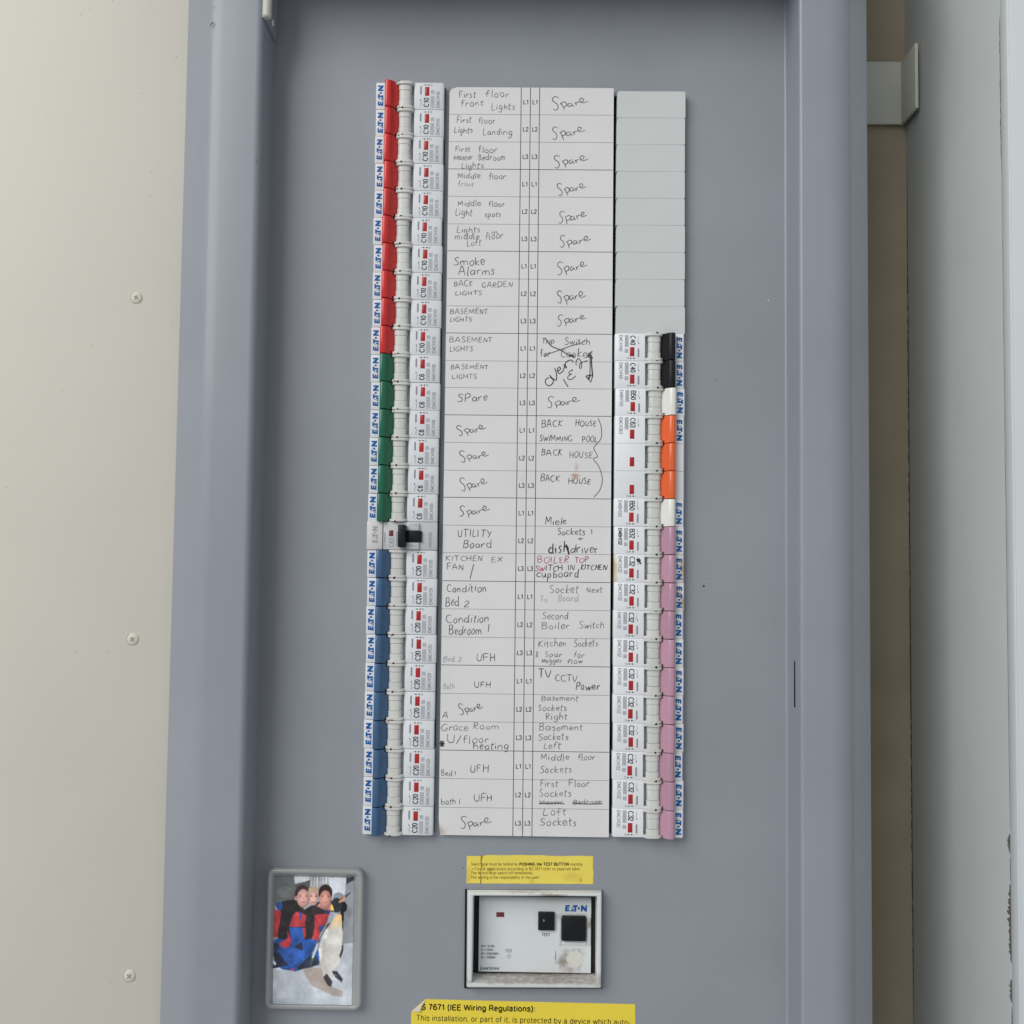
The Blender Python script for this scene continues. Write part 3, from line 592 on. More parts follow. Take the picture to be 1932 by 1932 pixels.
for i, s in sorted(enumerate(['C32 lilac toggle breaker with yellowed edges and black mark', 'C32 lilac toggle breaker with brown stain over its blue lettering', 'C32 lilac toggle breaker right of the Second Boiler Switch cell', 'C32 lilac toggle breaker right of the Kitchen Sockets cell',
                       'C32 lilac toggle breaker right of the TV CCTV Power cell', 'C32 lilac toggle breaker right of the Basement Sockets Right cell', 'C32 lilac toggle breaker right of the Basement Sockets Left cell',
                       'C32 lilac toggle breaker right of the Middle floor Sockets cell', 'C32 lilac toggle breaker right of the First Floor Sockets cell', 'C32 lowest lilac toggle breaker right of the Loft Sockets cell']), reverse=True):
    t = place_breaker('C32', 'R', 17+i, s, g)
    if i == 0:
        old = [c for c in t.children if c.name.startswith('body')][0]; ob = old
        ob.data = ob.data.copy(); mm = bpy.data.materials['breaker_white'].copy(); mm.name = 'breaker_yellowed'; ob.data.materials[0] = mm
        stain(mm, [(-21.4, 0, 2.4, 14, 1), (21.6, 0, 2.6, 16, 1), (0, 8.8, 9, 1.2, .4)], (196, 176, 132))
        mb = MB(); mb.face([(U(29.2), Vv(2.4), HF+.03), (U(28.0), Vv(3.6), HF+.03), (U(28.4), Vv(4.2), HF+.03), (U(27.6), Vv(5.8), HF+.03), (U(28.6), Vv(6.4), HF+.03), (U(29.0), Vv(5.4), HF+.03), (U(30.4), Vv(4.6), HF+.03), (U(31.2), Vv(3.0), HF+.03)])
        flat_build(mb, 'pen_mark', 'ink_black', t)
    if i == 1:
        ob = [c for c in t.children if c.name.startswith('body')][0]; ob.data = ob.data.copy(); mm = bpy.data.materials['breaker_white'].copy(); mm.name = 'breaker_stained'; ob.data.materials[0] = mm
        stain(mm, [(-21.2, 3.5, 1.8, 6.0, 1), (-18.5, -1.5, 2.4, 2.6, .8)], (190, 160, 104))
# three pole orange breaker
t = thing('circuit_breaker', 'C63 wide three pole breaker with three orange toggles', 'circuit breaker', RX1-MLEN/2, RZ0-14*RPITCH+RPITCH*.5, 0, rot=math.pi)
t.location.z = (RZ0-13.5*RPITCH)*MM
breaker_body(3).build('body', 'breaker_white', t)
# the pole dividing lines and notches are cut by narrow dark joints
for k in (-1, 0, 1):
    v0 = k*RPITCH
    breaker_drum(v0).build('toggle_drum', 'drum_white', t); breaker_toggle(v0).build('toggle_lever', 'toggle_orange', t); window(v0).build('indicator_window', 'window_red', t)
    flat_build(knob_hole(v0, 'o%d' % k), 'linking_hole', ['hole_dark', 'grime'], t)
m = breaker_marks('C63', 'EMCH363', -RPITCH, three=True); mk = MB(); 
# writing only on the first pole; the open/closed marks only on the last
flat_build(m, 'rating_print', ['print_black', 'print_grey', 'print_soft', 'print_tint'], t)
o_c_marks(mk, RPITCH); flat_build(mk, 'rating_print', ['print_black', 'print_grey', 'print_soft', 'print_tint'], t)
flat_build(brand(-RPITCH), 'brand_lettering', 'print_blue', t)
mb = MB()
for k in (-.5, .5):
    for a, b in ((U(0.2), U(5.8)), (U(25.4), U(44.6))): mb.face([(a, k*RPITCH-.09, 6.28), (b, k*RPITCH-.09, 6.28), (b, k*RPITCH+.09, 6.28), (a, k*RPITCH+.09, 6.28)])
flat_build(mb, 'pole_joint', 'print_grey', t)

# older breaker, black paddle
t = thing('circuit_breaker', 'older pale grey C63 breaker with black T-shaped paddle toggle', 'circuit breaker', LX0+MLEN/2-.3, LZ0-16.5*LPITCH, 0)
o = lambda x: (x-95)*.0278*(MLEN/45.7)-MLEN/2
ov = lambda y: (435-y)*.0272
mb = MB(); mb.box(o(470), o(1745), ov(758), ov(112), -12, 6.6, .35); mb.box(o(1030), o(1320), ov(312), ov(135), 6.2, 8.4, .3); mb.box(o(1030), o(1320), ov(752), ov(592), 6.2, 8.4, .3)
mb.build('body', 'old_grey', t)
mb = MB(); mb.box(o(86), o(458), ov(762), ov(104), -12, 7.2, .4); mb.build('label_clip', 'old_white', t)
mb = MB(); mb.box(o(845), o(1025), ov(708), ov(184), 4, 13.5, .8); mb.box(o(1015), o(1388), ov(582), ov(322), 4, 8.2, .3); mb.build('toggle_lever', 'toggle_black', t)
mb = MB(); mb.box(o(608), o(712), ov(450), ov(312), 6, 6.7, .1); mb.build('indicator_window', 'window_maroon', t)
mb = MB(); OB = lambda x0, x1, y0, y1: up_box(o(x0), o(x1), ov(y1), ov(y0))
print_text(mb, 'C63', OB(620, 720, 495, 698), 6.66, 1, .36); print_text(mb, 'M54928', OB(1555, 1612, 358, 690), 6.66, 1, .3)
for x0, x1, y0, y1 in ((490, 506, 350, 640), (514, 530, 380, 600), (778, 796, 350, 680), (804, 818, 330, 690)): mb.face([(o(x0), ov(y1), 6.66), (o(x1), ov(y1), 6.66), (o(x1), ov(y0), 6.66), (o(x0), ov(y0), 6.66)], 2)
put_text(mb, 'IEC', OB(490, 530, 640, 680), 6.67, 1)
for pts in ([(1090, 185), (1280, 185)], [(1255, 160), (1255, 240)], [(1090, 640), (1090, 690)], [(1110, 660), (1215, 660)], [(1160, 620), (1160, 700)], [(1230, 690), (1270, 650), (1270, 625)]):
    ribbon(mb, [(o(a), ov(b)) for a, b in pts], .32, 8.46, 2)
flat_build(mb, 'rating_print', ['print_black', 'print_grey', 'print_soft', 'print_tint'], t)
mb = MB(); logo(mb, OB(215, 345, 225, 615), 7.26); flat_build(mb, 'brand_lettering', 'print_soft', t)

# nine blank covers
rows = ['First floor front Lights', 'Lights Landing', 'Master Bedroom', 'Middle floor front', 'Light spots', 'middle floor Loft', 'Smoke Alarms', 'BACK GARDEN', 'BASEMENT LIGHTS directly above the black toggles']
def blank_mesh():
    mb = MB(); hw = MLEN/2; hh = RPITCH/2-.03
    poly = [(-hw, -hh)]+[(hw-.5, -hh), (hw, -hh+.5), (hw, hh-.7), (hw-.7, hh)]+[(-hw+1.5, hh), (-hw+.6, hh-.5), (-hw+.15, hh-1.6)]
    mb.prism(poly, -12, 5.6, .16)
    return mb
bl = None
for i, s in enumerate(rows):
    if bl is None: tb = bl = blank_mesh().build('blank_cover', 'blank_white', smooth=0)
    else: tb = bl.copy(); COL.objects.link(tb)
    r = random.Random(i*7)
    tb.location = ((RX1-MLEN/2+r.uniform(-.18, .22))*MM, -(r.uniform(-.05, .05)+.02*i)*MM, (RZ0-(i+.5)*RPITCH)*MM); tb.rotation_euler = (r.uniform(-.0015, .0015), r.uniform(-.002, .002), r.uniform(-.0015, .0015))
    tag(tb, 'plain pale grey blank cover in the row of '+s, 'blank cover', 'blank covers in the right column')
ch = None

# ================================================================ CIRCUIT CARD
card = thing('circuit_card', 'white ruled paper circuit chart with handwritten entries between the breaker columns', 'chart', (CX0+CX1)/2, 0, 0)
card.location = (0, 0, 0)
yl = [163.9, 215.1, 266.7, 318.3, 369.9, 422, 472.9, 525, 576.7, 627.7, 679.9, 730.7, 782.2, 834.3, 886.7, 937.8, 990.4, 1042.4, 1095.3, 1148.2, 1201.2, 1254.1, 1307.7, 1360.6, 1414.8, 1468.3, 1522.5, 1575]
CZ = [at(860-k*.8, y+.4, 3)[1] for k, y in enumerate(yl)]
zt, zb = CZ[0], CZ[-1]
mb = MB(); poly = [(CX0+1.2, zb), (CX1, zb), (CX1, zt), (CX0+5, zt), (CX0+1.2, zt-1.3), (CX0, zt-3.5), (CX0, zb+10), (CX0+.5, zb+4)]
mb.prism(poly, 2.7, 3.0); pm = MATS['paper']
stain(pm, [(CX0+1.5, zb+2.5, 5, 4.5, .55), (at(1085, 900, 3)[0], at(1085, 898, 3)[1], 3.6, 2.6, .85), (at(1088, 884, 3)[0], at(1088, 882, 3)[1], 2.0, 4.5, .5), (at(985, 903, 3)[0], at(985, 905, 3)[1], 2.5, 2.0, .1), (at(985, 1545, 3)[0], at(985, 1560, 3)[1], 3.0, 5, .22)], (176, 140, 112))
mb.build('paper_sheet', 'paper', card)
mb = MB(); mb.box(CX0+1.8, CX1-.8, zb+1, zt-1, -.5, 2.65, 0); mb.build('card_holder', 'blank_white', card)
mb = MB(); HL = 3.04
vx = [V2(983.4-2.2, 965.4-3.0, 3)+.9, V2(1000.9-2.2, 983.6-3, 3)+.9, V2(1018.0-2.2, 1001.7-3, 3)+.9]
for x in vx: mb.face([(x-.24, zb, HL), (x+.24, zb, HL), (x+.24, zt, HL), (x-.24, zt, HL)], 0)
for k in range(1, 27):
    d = (k % 3 == 0); wd = .2 if d else .15; segs = [CX0+.1]+[v for x in vx for v in (x-.25, x+.25)]+[CX1-.2]
    for a, b in ((segs[0], segs[1]), (segs[2], segs[3]), (segs[4], segs[5]), (segs[6], segs[7])):
        mb.face([(a, CZ[k]-wd, HL), (b, CZ[k]-wd, HL), (b, CZ[k]+wd, HL), (a, CZ[k]+wd, HL)], 0 if d else 1)
    
for k in range(27):
    zc = (CZ[k]+CZ[k+1])/2-.6
    for a, b in ((vx[0], vx[1]), (vx[1], vx[2])):
        c = (a+b)/2; print_text(mb, 'L%d' % (k % 3+1), flat_box(c-1.55, c+1.75, zc-1.35, zc+1.35), HL, 2, .46)
flat_build(mb, 'printed_grid', ['rule_dark', 'rule_light', 'print_black'], card)

hw = MB(); INK = {'k': 0, 'g': 1, 'p': 2, 'f': 3, 'r': 4}
HH = 3.08
REG = {1: 127.8, 2: 415.3, 3: 702.8, 4: 990.3, 5: 1277.8}
def ptf(reg):
    y0 = REG[reg]
    return lambda x, y: at(670.8+.26456*x, y0+.26456*y, 3.05)
def wr(reg, s, x0, x1, yb, cap, ink='g', tilt=0.0, wd=None, slant=.08):
    word(hw, s, ptf(reg), x0, x1, yb, cap, tilt, wd or {'k': .58, 'g': .46, 'p': .43, 'f': .38, 'r': .46}[ink], HH, INK[ink], slant=slant)
SPARE = [[(1088, 660), (1066, 646), (1042, 660), (1044, 688), (1070, 712), (1080, 742), (1064, 772), (1038, 764)], [(1106, 706), (1124, 742), (1134, 778)], [(1106, 714), (1134, 694), (1156, 704), (1150, 732), (1124, 742)],
         [(1200, 700), (1176, 702), (1164, 724), (1182, 736), (1204, 712), (1206, 726), (1220, 734)], [(1222, 694), (1234, 726), (1232, 704), (1256, 688)], [(1262, 694), (1296, 680), (1300, 660), (1280, 654), (1268, 678), (1288, 702), (1335, 684)]]
def spare(reg, x0, x1, yt, yb, ink='g', tilt=.16):
    r = random.Random('%s%s%s' % (reg, x0, yt)); f = ptf(reg); sh = r.uniform(-.1, .1); tl = (.16-tilt)*.5+r.uniform(-.03, .03)
    for st in SPARE:
        dx, dy = r.uniform(-3, 3), r.uniform(-4, 4); k = r.uniform(.93, 1.1)
        cx, cy = sum(p[0] for p in st)/len(st), sum(p[1] for p in st)/len(st)
        p = []
        for a, b in st:
            u = (cx+(a-cx)*k+dx+r.uniform(-2, 2)-1038)/297; v = (cy+(b-cy)*k+dy+r.uniform(-2.5, 2.5)-644)/134
            p.append((x0+(u+sh*(.5-v))*(x1-x0), yt+v*(yb-yt)+tl*u*(x1-x0)))
        p = [f(*q) for q in smooth_line(p, 6)]; n = len(p); b = {'k': .54, 'g': .5, 'p': .44}[ink]*r.uniform(.9, 1.08)
        ribbon(hw, p, [b*(.62+.42*math.sin(math.pi*(i+1)/(n+1))+.1*math.sin(i*1.7)) for i in range(n)], HH+r.uniform(0, .03), INK[ink])
def line(reg, pts, ink='g', wd=.5, sm=True):
    f = ptf(reg); p = smooth_line(pts) if sm else pts
    ribbon(hw, [f(*q) for q in p], wd, HH+.02, INK[ink])
# rows 1-5
wr(1, 'First', 740, 858, 212, 46, 'p'); wr(1, 'floor', 925, 1095, 208, 46, 'p'); wr(1, 'front', 752, 910, 272, 44, 'p'); wr(1, 'Lights', 966, 1135, 300, 46, 'p'); spare(1, 1405, 1660, 208, 300)
wr(1, 'First', 720, 826, 392, 42, 'p'); wr(1, 'floor', 876, 996, 398, 44, 'p'); wr(1, 'Lights', 702, 834, 464, 42, 'p'); wr(1, 'Landing', 906, 1116, 478, 44, 'p'); spare(1, 1405, 1640, 420, 515)
wr(1, 'First', 712, 816, 596, 40, 'p'); wr(1, 'floor', 878, 1012, 604, 46, 'p'); wr(1, 'Master', 698, 836, 658, 40, 'p'); wr(1, 'Bedroom', 874, 1066, 658, 42, 'p'); wr(1, 'Lights', 755, 914, 716, 42, 'p'); spare(1, 1420, 1656, 622, 714)
wr(1, 'Middle', 728, 890, 788, 40, 'p'); wr(1, 'floor', 950, 1070, 795, 44, 'p'); wr(1, 'front', 730, 842, 846, 36, 'f'); spare(1, 1442, 1646, 822, 912)
wr(1, 'Middle', 730, 892, 986, 40, 'p'); wr(1, 'floor', 948, 1062, 990, 42, 'p'); wr(1, 'Light', 710, 832, 1054, 46, 'p'); wr(1, 'spots', 920, 1036, 1062, 40, 'p'); spare(1, 1450, 1650, 1020, 1112)
# rows 6-11
wr(2, 'Lights', 722, 886, 86, 44, 'p'); wr(2, 'in', 966, 1018, 102, 40, 'p'); wr(2, 'middle', 708, 882, 136, 42, 'p'); wr(2, 'floor', 925, 1052, 138, 48, 'p', .06); wr(2, 'Loft', 792, 896, 184, 46, 'p'); spare(2, 1455, 1676, 108, 198)
wr(2, 'Smoke', 696, 920, 320, 56, 'g'); wr(2, 'Alarms', 732, 992, 390, 58, 'g'); spare(2, 1440, 1648, 298, 394)
wr(2, 'BACK', 702, 832, 470, 40, 'p'); wr(2, 'GARDEN', 898, 1118, 478, 38, 'p'); wr(2, 'LIGHTS', 708, 902, 534, 30, 'p'); spare(2, 1440, 1640, 498, 598)
wr(2, 'BASEMENT', 672, 944, 668, 38, 'p'); wr(2, 'LIGHTS', 672, 832, 724, 32, 'p'); spare(2, 1442, 1644, 674, 760)
wr(2, 'BASEMENT', 668, 972, 870, 36, 'p'); wr(2, 'LIGHTS', 670, 834, 936, 34, 'p')
wr(2, 'BASEMENT', 678, 944, 1062, 34, 'p'); wr(2, 'LIGHTS', 688, 866, 1130, 32, 'p')
# crossed out entry, the arrow and 'over' (measured on a closer crop)
def q(x, y): return ((1540+x*.15528)/1.5652-670.8)/.26456, ((960+y*.15528)/1.5652-415.3)/.26456
def W6(s, x0, x1, yb, cap, ink, tilt=0): a, b = q(x0, yb), q(x1, yb); wr(2, s, a[0], b[0], a[1], cap*.3745, ink, tilt)
def L6(pts, ink, wd, sm=True): line(2, [q(*p) for p in pts], ink, wd, sm)
W6('Trip', 395, 620, 355, 115, 'g'); W6('Switch', 815, 1300, 370, 125, 'g', -.02); W6('for', 355, 545, 605, 130, 'g'); W6('Cooker', 740, 1340, 615, 160, 'g')
L6([(445, 240), (520, 345), (590, 410), (730, 470), (860, 545), (930, 580), (1000, 595)], 'k', .62)
L6([(420, 580), (620, 510), (800, 445), (960, 390), (1120, 345), (1220, 280)], 'g', .5)
L6([(900, 560), (930, 590), (960, 575), (1000, 600)], 'k', 1.0)
L6([(520, 995), (460, 1040), (460, 1110), (520, 1155), (590, 1110), (600, 1040), (540, 990)], 'k', .6)
L6([(530, 950), (600, 1020), (660, 1045), (665, 930), (630, 815)], 'k', .6)
L6([(690, 880), (745, 830), (715, 800), (680, 860), (720, 920), (790, 870), (820, 780)], 'k', .6)
L6([(800, 745), (860, 820), (830, 740), (880, 680), (950, 665), (990, 712)], 'k', .6)
L6([(1040, 760), (1040, 690), (1085, 635), (1135, 700), (1140, 800), (1115, 825), (1100, 770), (1135, 715), (1260, 675)], 'k', .5)
L6([(795, 1030), (885, 1175)], 'k', .6)
L6([(960, 870), (970, 850), (900, 900), (925, 935), (960, 925), (890, 970), (885, 1025), (950, 1030), (1035, 965)], 'k', .5)
L6([(1300, 540), (1305, 700), (1300, 960)], 'k', .55); L6([(1325, 560), (1335, 780), (1352, 960)], 'k', .8)
L6([(1230, 620), (1300, 530), (1355, 640)], 'k', .6, False); L6([(1225, 970), (1320, 1085), (1352, 960)], 'k', .8, False); L6([(1225, 970), (1310, 945), (1352, 960)], 'k', .6, False); L6([(1270, 1040), (1310, 945)], 'k', 1.0, False)
L6([(1250, 610), (1280, 560), (1290, 620), (1310, 560), (1330, 640)], 'g', .5); L6([(1260, 560), (1350, 490)], 'g', .5)
# rows 12-17
wr(3, 'SPare', 722, 938, 212, 54, 'g', .05); spare(3, 1370, 1596, 172, 256)
spare(3, 725, 936, 376, 452, 'g', .14); wr(3, 'BACK', 1326, 1476, 388, 52, 'g'); wr(3, 'HOUSE', 1566, 1716, 383, 42, 'g'); wr(3, 'SWIMMING', 1312, 1546, 490, 40, 'g'); wr(3, 'POOL', 1616, 1726, 496, 46, 'g')
line(3, [(1730, 325), (1752, 390), (1750, 470), (1706, 526), (1700, 545), (1726, 600), (1696, 616), (1736, 672), (1760, 760), (1742, 838), (1700, 888)], 'g', .45)
spare(3, 745, 952, 558, 636, 'g', .1); wr(3, 'BACK', 1326, 1470, 590, 46, 'g'); wr(3, 'HOUSE', 1526, 1688, 608, 42, 'p')
spare(3, 750, 942, 752, 846, 'g', .14); wr(3, 'BACK', 1318, 1454, 776, 48, 'g'); wr(3, 'HOUSE', 1516, 1676, 794, 40, 'g')
spare(3, 745, 950, 948, 1032, 'g', .12); wr(3, 'Miele', 1352, 1502, 1088, 54, 'k', .04, .5)
wr(4, 'UTILITY', 728, 972, 82, 50, 'g', -.02); wr(4, 'Board', 766, 972, 165, 52, 'g'); wr(4, 'Sockets', 1438, 1636, 72, 46, 'g'); wr(4, '1', 1680, 1688, 70, 40, 'g'); wr(4, '+', 1580, 1620, 125, 50, 'g')
wr(4, 'dish', 1376, 1520, 196, 72, 'k', 0, .72); wr(4, 'driver', 1530, 1726, 200, 62, 'k', 0, .55); line(4, [(1500, 140), (1524, 212)], 'k', 1.1)
wr(4, 'KITCHEN', 640, 902, 255, 36, 'p'); wr(4, 'EX', 966, 1046, 264, 40, 'p'); wr(4, 'FAN', 652, 768, 320, 42, 'g'); line(4, [(842, 280), (816, 384)], 'g')
wr(4, 'BOILER', 1296, 1518, 270, 44, 'r'); wr(4, 'TOP', 1562, 1662, 268, 38, 'r'); wr(4, 'SW', 1282, 1348, 328, 40, 'r'); wr(4, 'ITCH', 1352, 1476, 328, 42, 'k', 0, .5); wr(4, 'IN', 1514, 1562, 324, 40, 'k', 0, .5); wr(4, 'KITCHEN', 1604, 1790, 320, 38, 'k', 0, .5, .2); wr(4, 'cupboard', 1290, 1588, 376, 52, 'k', .01, .5)
wr(4, 'Condition', 650, 930, 476, 54, 'g'); wr(4, 'Bed', 640, 738, 580, 68, 'g'); wr(4, '2', 770, 810, 582, 44, 'g'); wr(4, 'Socket', 1380, 1588, 486, 56, 'p'); wr(4, 'Next', 1646, 1758, 482, 42, 'p'); wr(4, 'To', 1316, 1370, 546, 40, 'f'); wr(4, 'Board', 1442, 1588, 546, 50, 'f')
wr(4, 'Condition', 645, 948, 702, 58, 'g', .03); wr(4, 'Bedroom', 664, 898, 780, 62, 'g'); wr(4, '1', 942, 950, 766, 62, 'g'); wr(4, 'Second', 1330, 1514, 672, 48, 'p'); wr(4, 'Boiler', 1326, 1526, 742, 50, 'p'); wr(4, 'Switch', 1590, 1772, 738, 50, 'p')
wr(4, 'Bed', 624, 706, 974, 44, 'f'); wr(4, '2', 730, 754, 972, 30, 'f'); wr(4, 'UFH', 862, 994, 970, 52, 'g'); wr(4, 'Kitchen', 1300, 1502, 868, 50, 'p'); wr(4, 'Sockets', 1556, 1728, 868, 50, 'p'); wr(4, '&', 1284, 1304, 946, 40, 'p'); wr(4, 'Spur', 1350, 1472, 942, 40, 'p'); wr(4, 'for', 1555, 1634, 946, 44, 'p'); wr(4, 'Megger', 1326, 1472, 984, 34, 'p'); wr(4, 'flow', 1508, 1618, 988, 36, 'p')
wr(4, 'Bath', 626, 702, 1170, 42, 'f', 0, .3); wr(4, 'UFH', 846, 960, 1160, 44, 'g'); wr(4, 'TV', 1306, 1394, 1090, 62, 'g', 0, .6); wr(4, 'CCTV', 1420, 1582, 1116, 44, 'g'); wr(4, 'Power', 1568, 1742, 1176, 52, 'g', 0, .58)
# rows 23-27
spare(5, 738, 912, 188, 268, 'g', .12); wr(5, 'A', 620, 656, 294, 40, 'g'); wr(5, 'Basement', 1325, 1588, 168, 42, 'p'); wr(5, 'Sockets', 1300, 1504, 238, 44, 'p'); wr(5, 'Right', 1356, 1506, 302, 46, 'p')
wr(5, 'Grace', 610, 802, 382, 56, 'p'); wr(5, 'Room', 834, 1022, 370, 42, 'p'); wr(5, 'U', 652, 708, 470, 56, 'g'); wr(5, '/', 718, 752, 470, 54, 'g'); wr(5, 'floor', 765, 948, 470, 54, 'p'); wr(5, 'heating', 838, 1090, 514, 50, 'g')
for a in (0, 1.05, 2.1): line(5, [(616-20*math.cos(a), 474-24*math.sin(a)), (616+20*math.cos(a), 474+24*math.sin(a))], 'k', 1.0)
wr(5, 'Basement', 1310, 1618, 380, 48, 'p'); wr(5, 'Sockets', 1300, 1518, 448, 46, 'p'); wr(5, 'Left', 1340, 1464, 508, 44, 'p')
wr(5, 'Bed', 610, 688, 702, 38, 'p'); wr(5, '1', 706, 714, 698, 30, 'p'); wr(5, 'UFH', 814, 948, 675, 54, 'g'); wr(5, 'Middle', 1318, 1522, 590, 46, 'p'); wr(5, 'floor', 1584, 1708, 590, 44, 'p'); wr(5, 'Sockets', 1310, 1542, 680, 50, 'p')
wr(5, 'bath', 610, 716, 906, 46, 'p'); wr(5, '1', 736, 742, 904, 40, 'p'); wr(5, 'UFH', 840, 974, 885, 54, 'g'); wr(5, 'First', 1316, 1442, 780, 44, 'p'); wr(5, 'Floor', 1518, 1668, 780, 46, 'p'); wr(5, 'Sockets', 1310, 1536, 850, 50, 'p')
wr(5, 'Master', 1312, 1480, 906, 30, 'p'); wr(5, 'Bedroom', 1550, 1756, 906, 38, 'p'); line(5, [(1308, 902), (1400, 898), (1490, 903)], 'g', .6); line(5, [(1545, 896), (1650, 904), (1760, 902)], 'g', .6)
spare(5, 752, 964, 990, 1082, 'g', .04); wr(5, 'Loft', 1330, 1504, 984, 50, 'p'); wr(5, 'Sockets', 1310, 1576, 1058, 54, 'g')
flat_build(hw, 'handwriting', ['ink_black', 'ink_grey', 'pencil', 'pencil_faint', 'ink_red'], card)

# ================================================================ MAIN SWITCH IN ITS BEZEL
rcx, rcz = (RCD[0]+RCD[1])/2, (RCD[2]+RCD[3])/2
sw = thing('main_switch', 'white main switch with black TEST button and toggle in a raised white bezel', 'switch', rcx, rcz, 0)
def R2(x, y, h):       # position on the close crop of the switch -> local mm
    X, Z = at(856.1+.16535*x, 1584.5+.16535*y, h); return X-rcx, Z-rcz
def loopz(h, pts): return [R2(x, y, h)+(h,) for x, y in pts]
o0 = loopz(0, [(150, 560), (1692, 566), (1686, 1684), (142, 1680)])
o1 = loopz(7, [(170, 604), (1686, 612), (1680, 1690), (158, 1684)])
i1 = loopz(7, [(222, 640), (1638, 648), (1634, 1640), (206, 1634)])
i0 = loopz(-7, [(290, 660), (1575, 664), (1566, 1540), (284, 1532)])
i00 = [(p[0]+d[0]*6, p[1]+d[1]*6, -11) for p, d in zip(i1, ((0, 0),)*4)]
mb = MB(); vs = [o0, o1, i1, [(p[0], p[1], -9) for p in i1], ]
vv = [p for L in vs for p in L]; fs = [(k*4+i, k*4+(i+1) % 4, (k+1)*4+(i+1) % 4, (k+1)*4+i) for k in range(3) for i in range(4)]
bm = bmesh.new(); bv = [bm.verts.new(p) for p in vv]; [bm.faces.new([bv[i] for i in f]) for f in fs]
bm.edges.ensure_lookup_table()
sel = [e for e in bm.edges if all(abs(v.co.z-7) < 1e-3 for v in e.verts) or (len(e.link_faces) == 2)]
bmesh.ops.bevel(bm, geom=sel, offset=.7, segments=3, affect='EDGES', profile=.5)
mb.take(bm); mbz = MATS['bezel_white']; bz = mb.build('bezel', 'bezel_white', sw, smooth=40)
stain(mbz, [(-6, i1[0][1]+3.4, 24, 1.9, .6), (11, i1[0][1]+.6, 16, 1.8, .9), (0, i1[2][1]-.1, 90, 1.5, .75), (-20, i1[2][1]+0, 30, 2.0, .7), (40, i1[2][1]+2, 6, 6, .5)], (128, 110, 92))
g0 = loopz(.0, [(128, 548), (162, 548), (152, 1672), (120, 1668)])
mb = MB(); a = o0; [mb.face([(a[i][0]+p[i][0], a[i][1]+p[i][1], 1.3), (a[j][0]+p[j][0], a[j][1]+p[j][1], 1.3), (a[j][0]+q[j][0], a[j][1]+q[j][1], 1.3), (a[i][0]+q[i][0], a[i][1]+q[i][1], 1.3)]) for p, q in (([(-1.1, .3), (.15, .2), (.1, -.2), (-1.2, -.3)], [(2, -2), (-2, -2), (-2, 2), (2, 2)]),) for i, j in ((0, 1), (1, 2), (2, 3), (3, 0))]; mb.build('black_line', 'black_line', sw)  # black strip round the foot of the bezel, widest on the left
mb = MB(); zz = -9.1; w4 = [(p[0], p[1]) for p in i1]; mb.face([(x, z, zz) for x, z in w4]); mb.build('bezel_gap_shade', 'dark_interior', sw, smooth=0)  # floor behind the bezel, coloured dark to stand for shade in the gap
mb = MB(); f0, f1 = R2(292, 652, -6), R2(1562, 1526, -6)
HD = -6.0
# front of the switch: rolled top edge
prof = [(f1[1], -30), (f1[1], HD-.4), (f1[1]+.4, HD), (f0[1]-4.5, HD)]+[(f0[1]-4.5+4.5*math.sin(math.radians(a)), HD-4.5+4.5*math.cos(math.radians(a))) for a in range(15, 91, 15)]+[(f0[1], -30)]
bm = bmesh.new(); A = [bm.verts.new((f0[0], z, h)) for z, h in prof]; B = [bm.verts.new((f1[0], z, h)) for z, h in prof]; n = len(prof)
for i in range(n): bm.faces.new((A[i], A[(i+1) % n], B[(i+1) % n], B[i]))
bm.faces.new(A[::-1]); bm.faces.new(B); bmesh.ops.recalc_face_normals(bm, faces=bm.faces[:]); mb.take(bm)
# moulded surround of the toggle
def RB(x0, x1, y0, y1, h): a = R2(x0, y1, h); b = R2(x1, y0, h); return a[0], b[0], a[1], b[1]
mb.box(*RB(1188, 1226, 884, 1195, HD), HD-1, HD+.9, .3); mb.box(*RB(1516, 1560, 884, 1195, HD), HD-1, HD+.9, .3); mb.box(*RB(1228, 1514, 1166, 1195, HD), HD-1, HD+.7, .25)
MATS['switch_white']
mb.build('switch_body', 'switch_white', sw, smooth=30)
sx, sz = R2(1250, 1390, HD); s2x, s2z = R2(1275, 1310, HD); s3 = R2(1540, 950, HD)
stain(MATS['switch_white'], [(sx, sz, 5.2, 6.5, .8), (s2x, s2z, 3.5, 5, .6), (sx+4, sz-5, 7, 3, .5), (s2x+6, s2z+1.2, 9, 3.4, .6), (sx+9.5, sz+.5, 3.2, 9, .5), (s3[0]+.5, s3[1], 2.4, 5, .7), (R2(1215, 880, HD)[0], R2(1215, 880, HD)[1], 3, 4, .35), (R2(1330, 860, HD)[0]+4, R2(1330, 860, HD)[1], 12, 1.5, .4)], (128, 108, 86))
mb = MB(); c = R2(1382, 1362, HD); mb.face([(c[0]+5.0*math.cos(i*.2618)*(1+.12*math.sin(i*1.7)+.07*math.sin(i*3.1)), c[1]+5.4*math.sin(i*.2618)*(1+.10*math.cos(i*2.3)), HD+.05) for i in range(24)]); flat_build(mb, 'worn_spot', 'worn_white', sw)
mb = MB(); mb.box(*RB(962, 1152, 832, 1036, HD+2.2), HD-1, HD+2.2, .5); mb.build('test_button', 'toggle_black', sw)
mb = MB(); mb.box(*RB(1232, 1512, 884, 1158, HD+3.2), HD-2, HD+3.2, .6); mb.build('toggle_lever', 'toggle_black', sw)
mb = MB(); mb.box(*RB(485, 577, 826, 880, HD), HD-1, HD+.12, .1); mb.build('indicator_window', 'window_maroon', sw)
mb = MB(); hd = HD+.06
FB = lambda x0, x1, y0, y1: flat_box(*RB(x0, x1, y0, y1, HD))
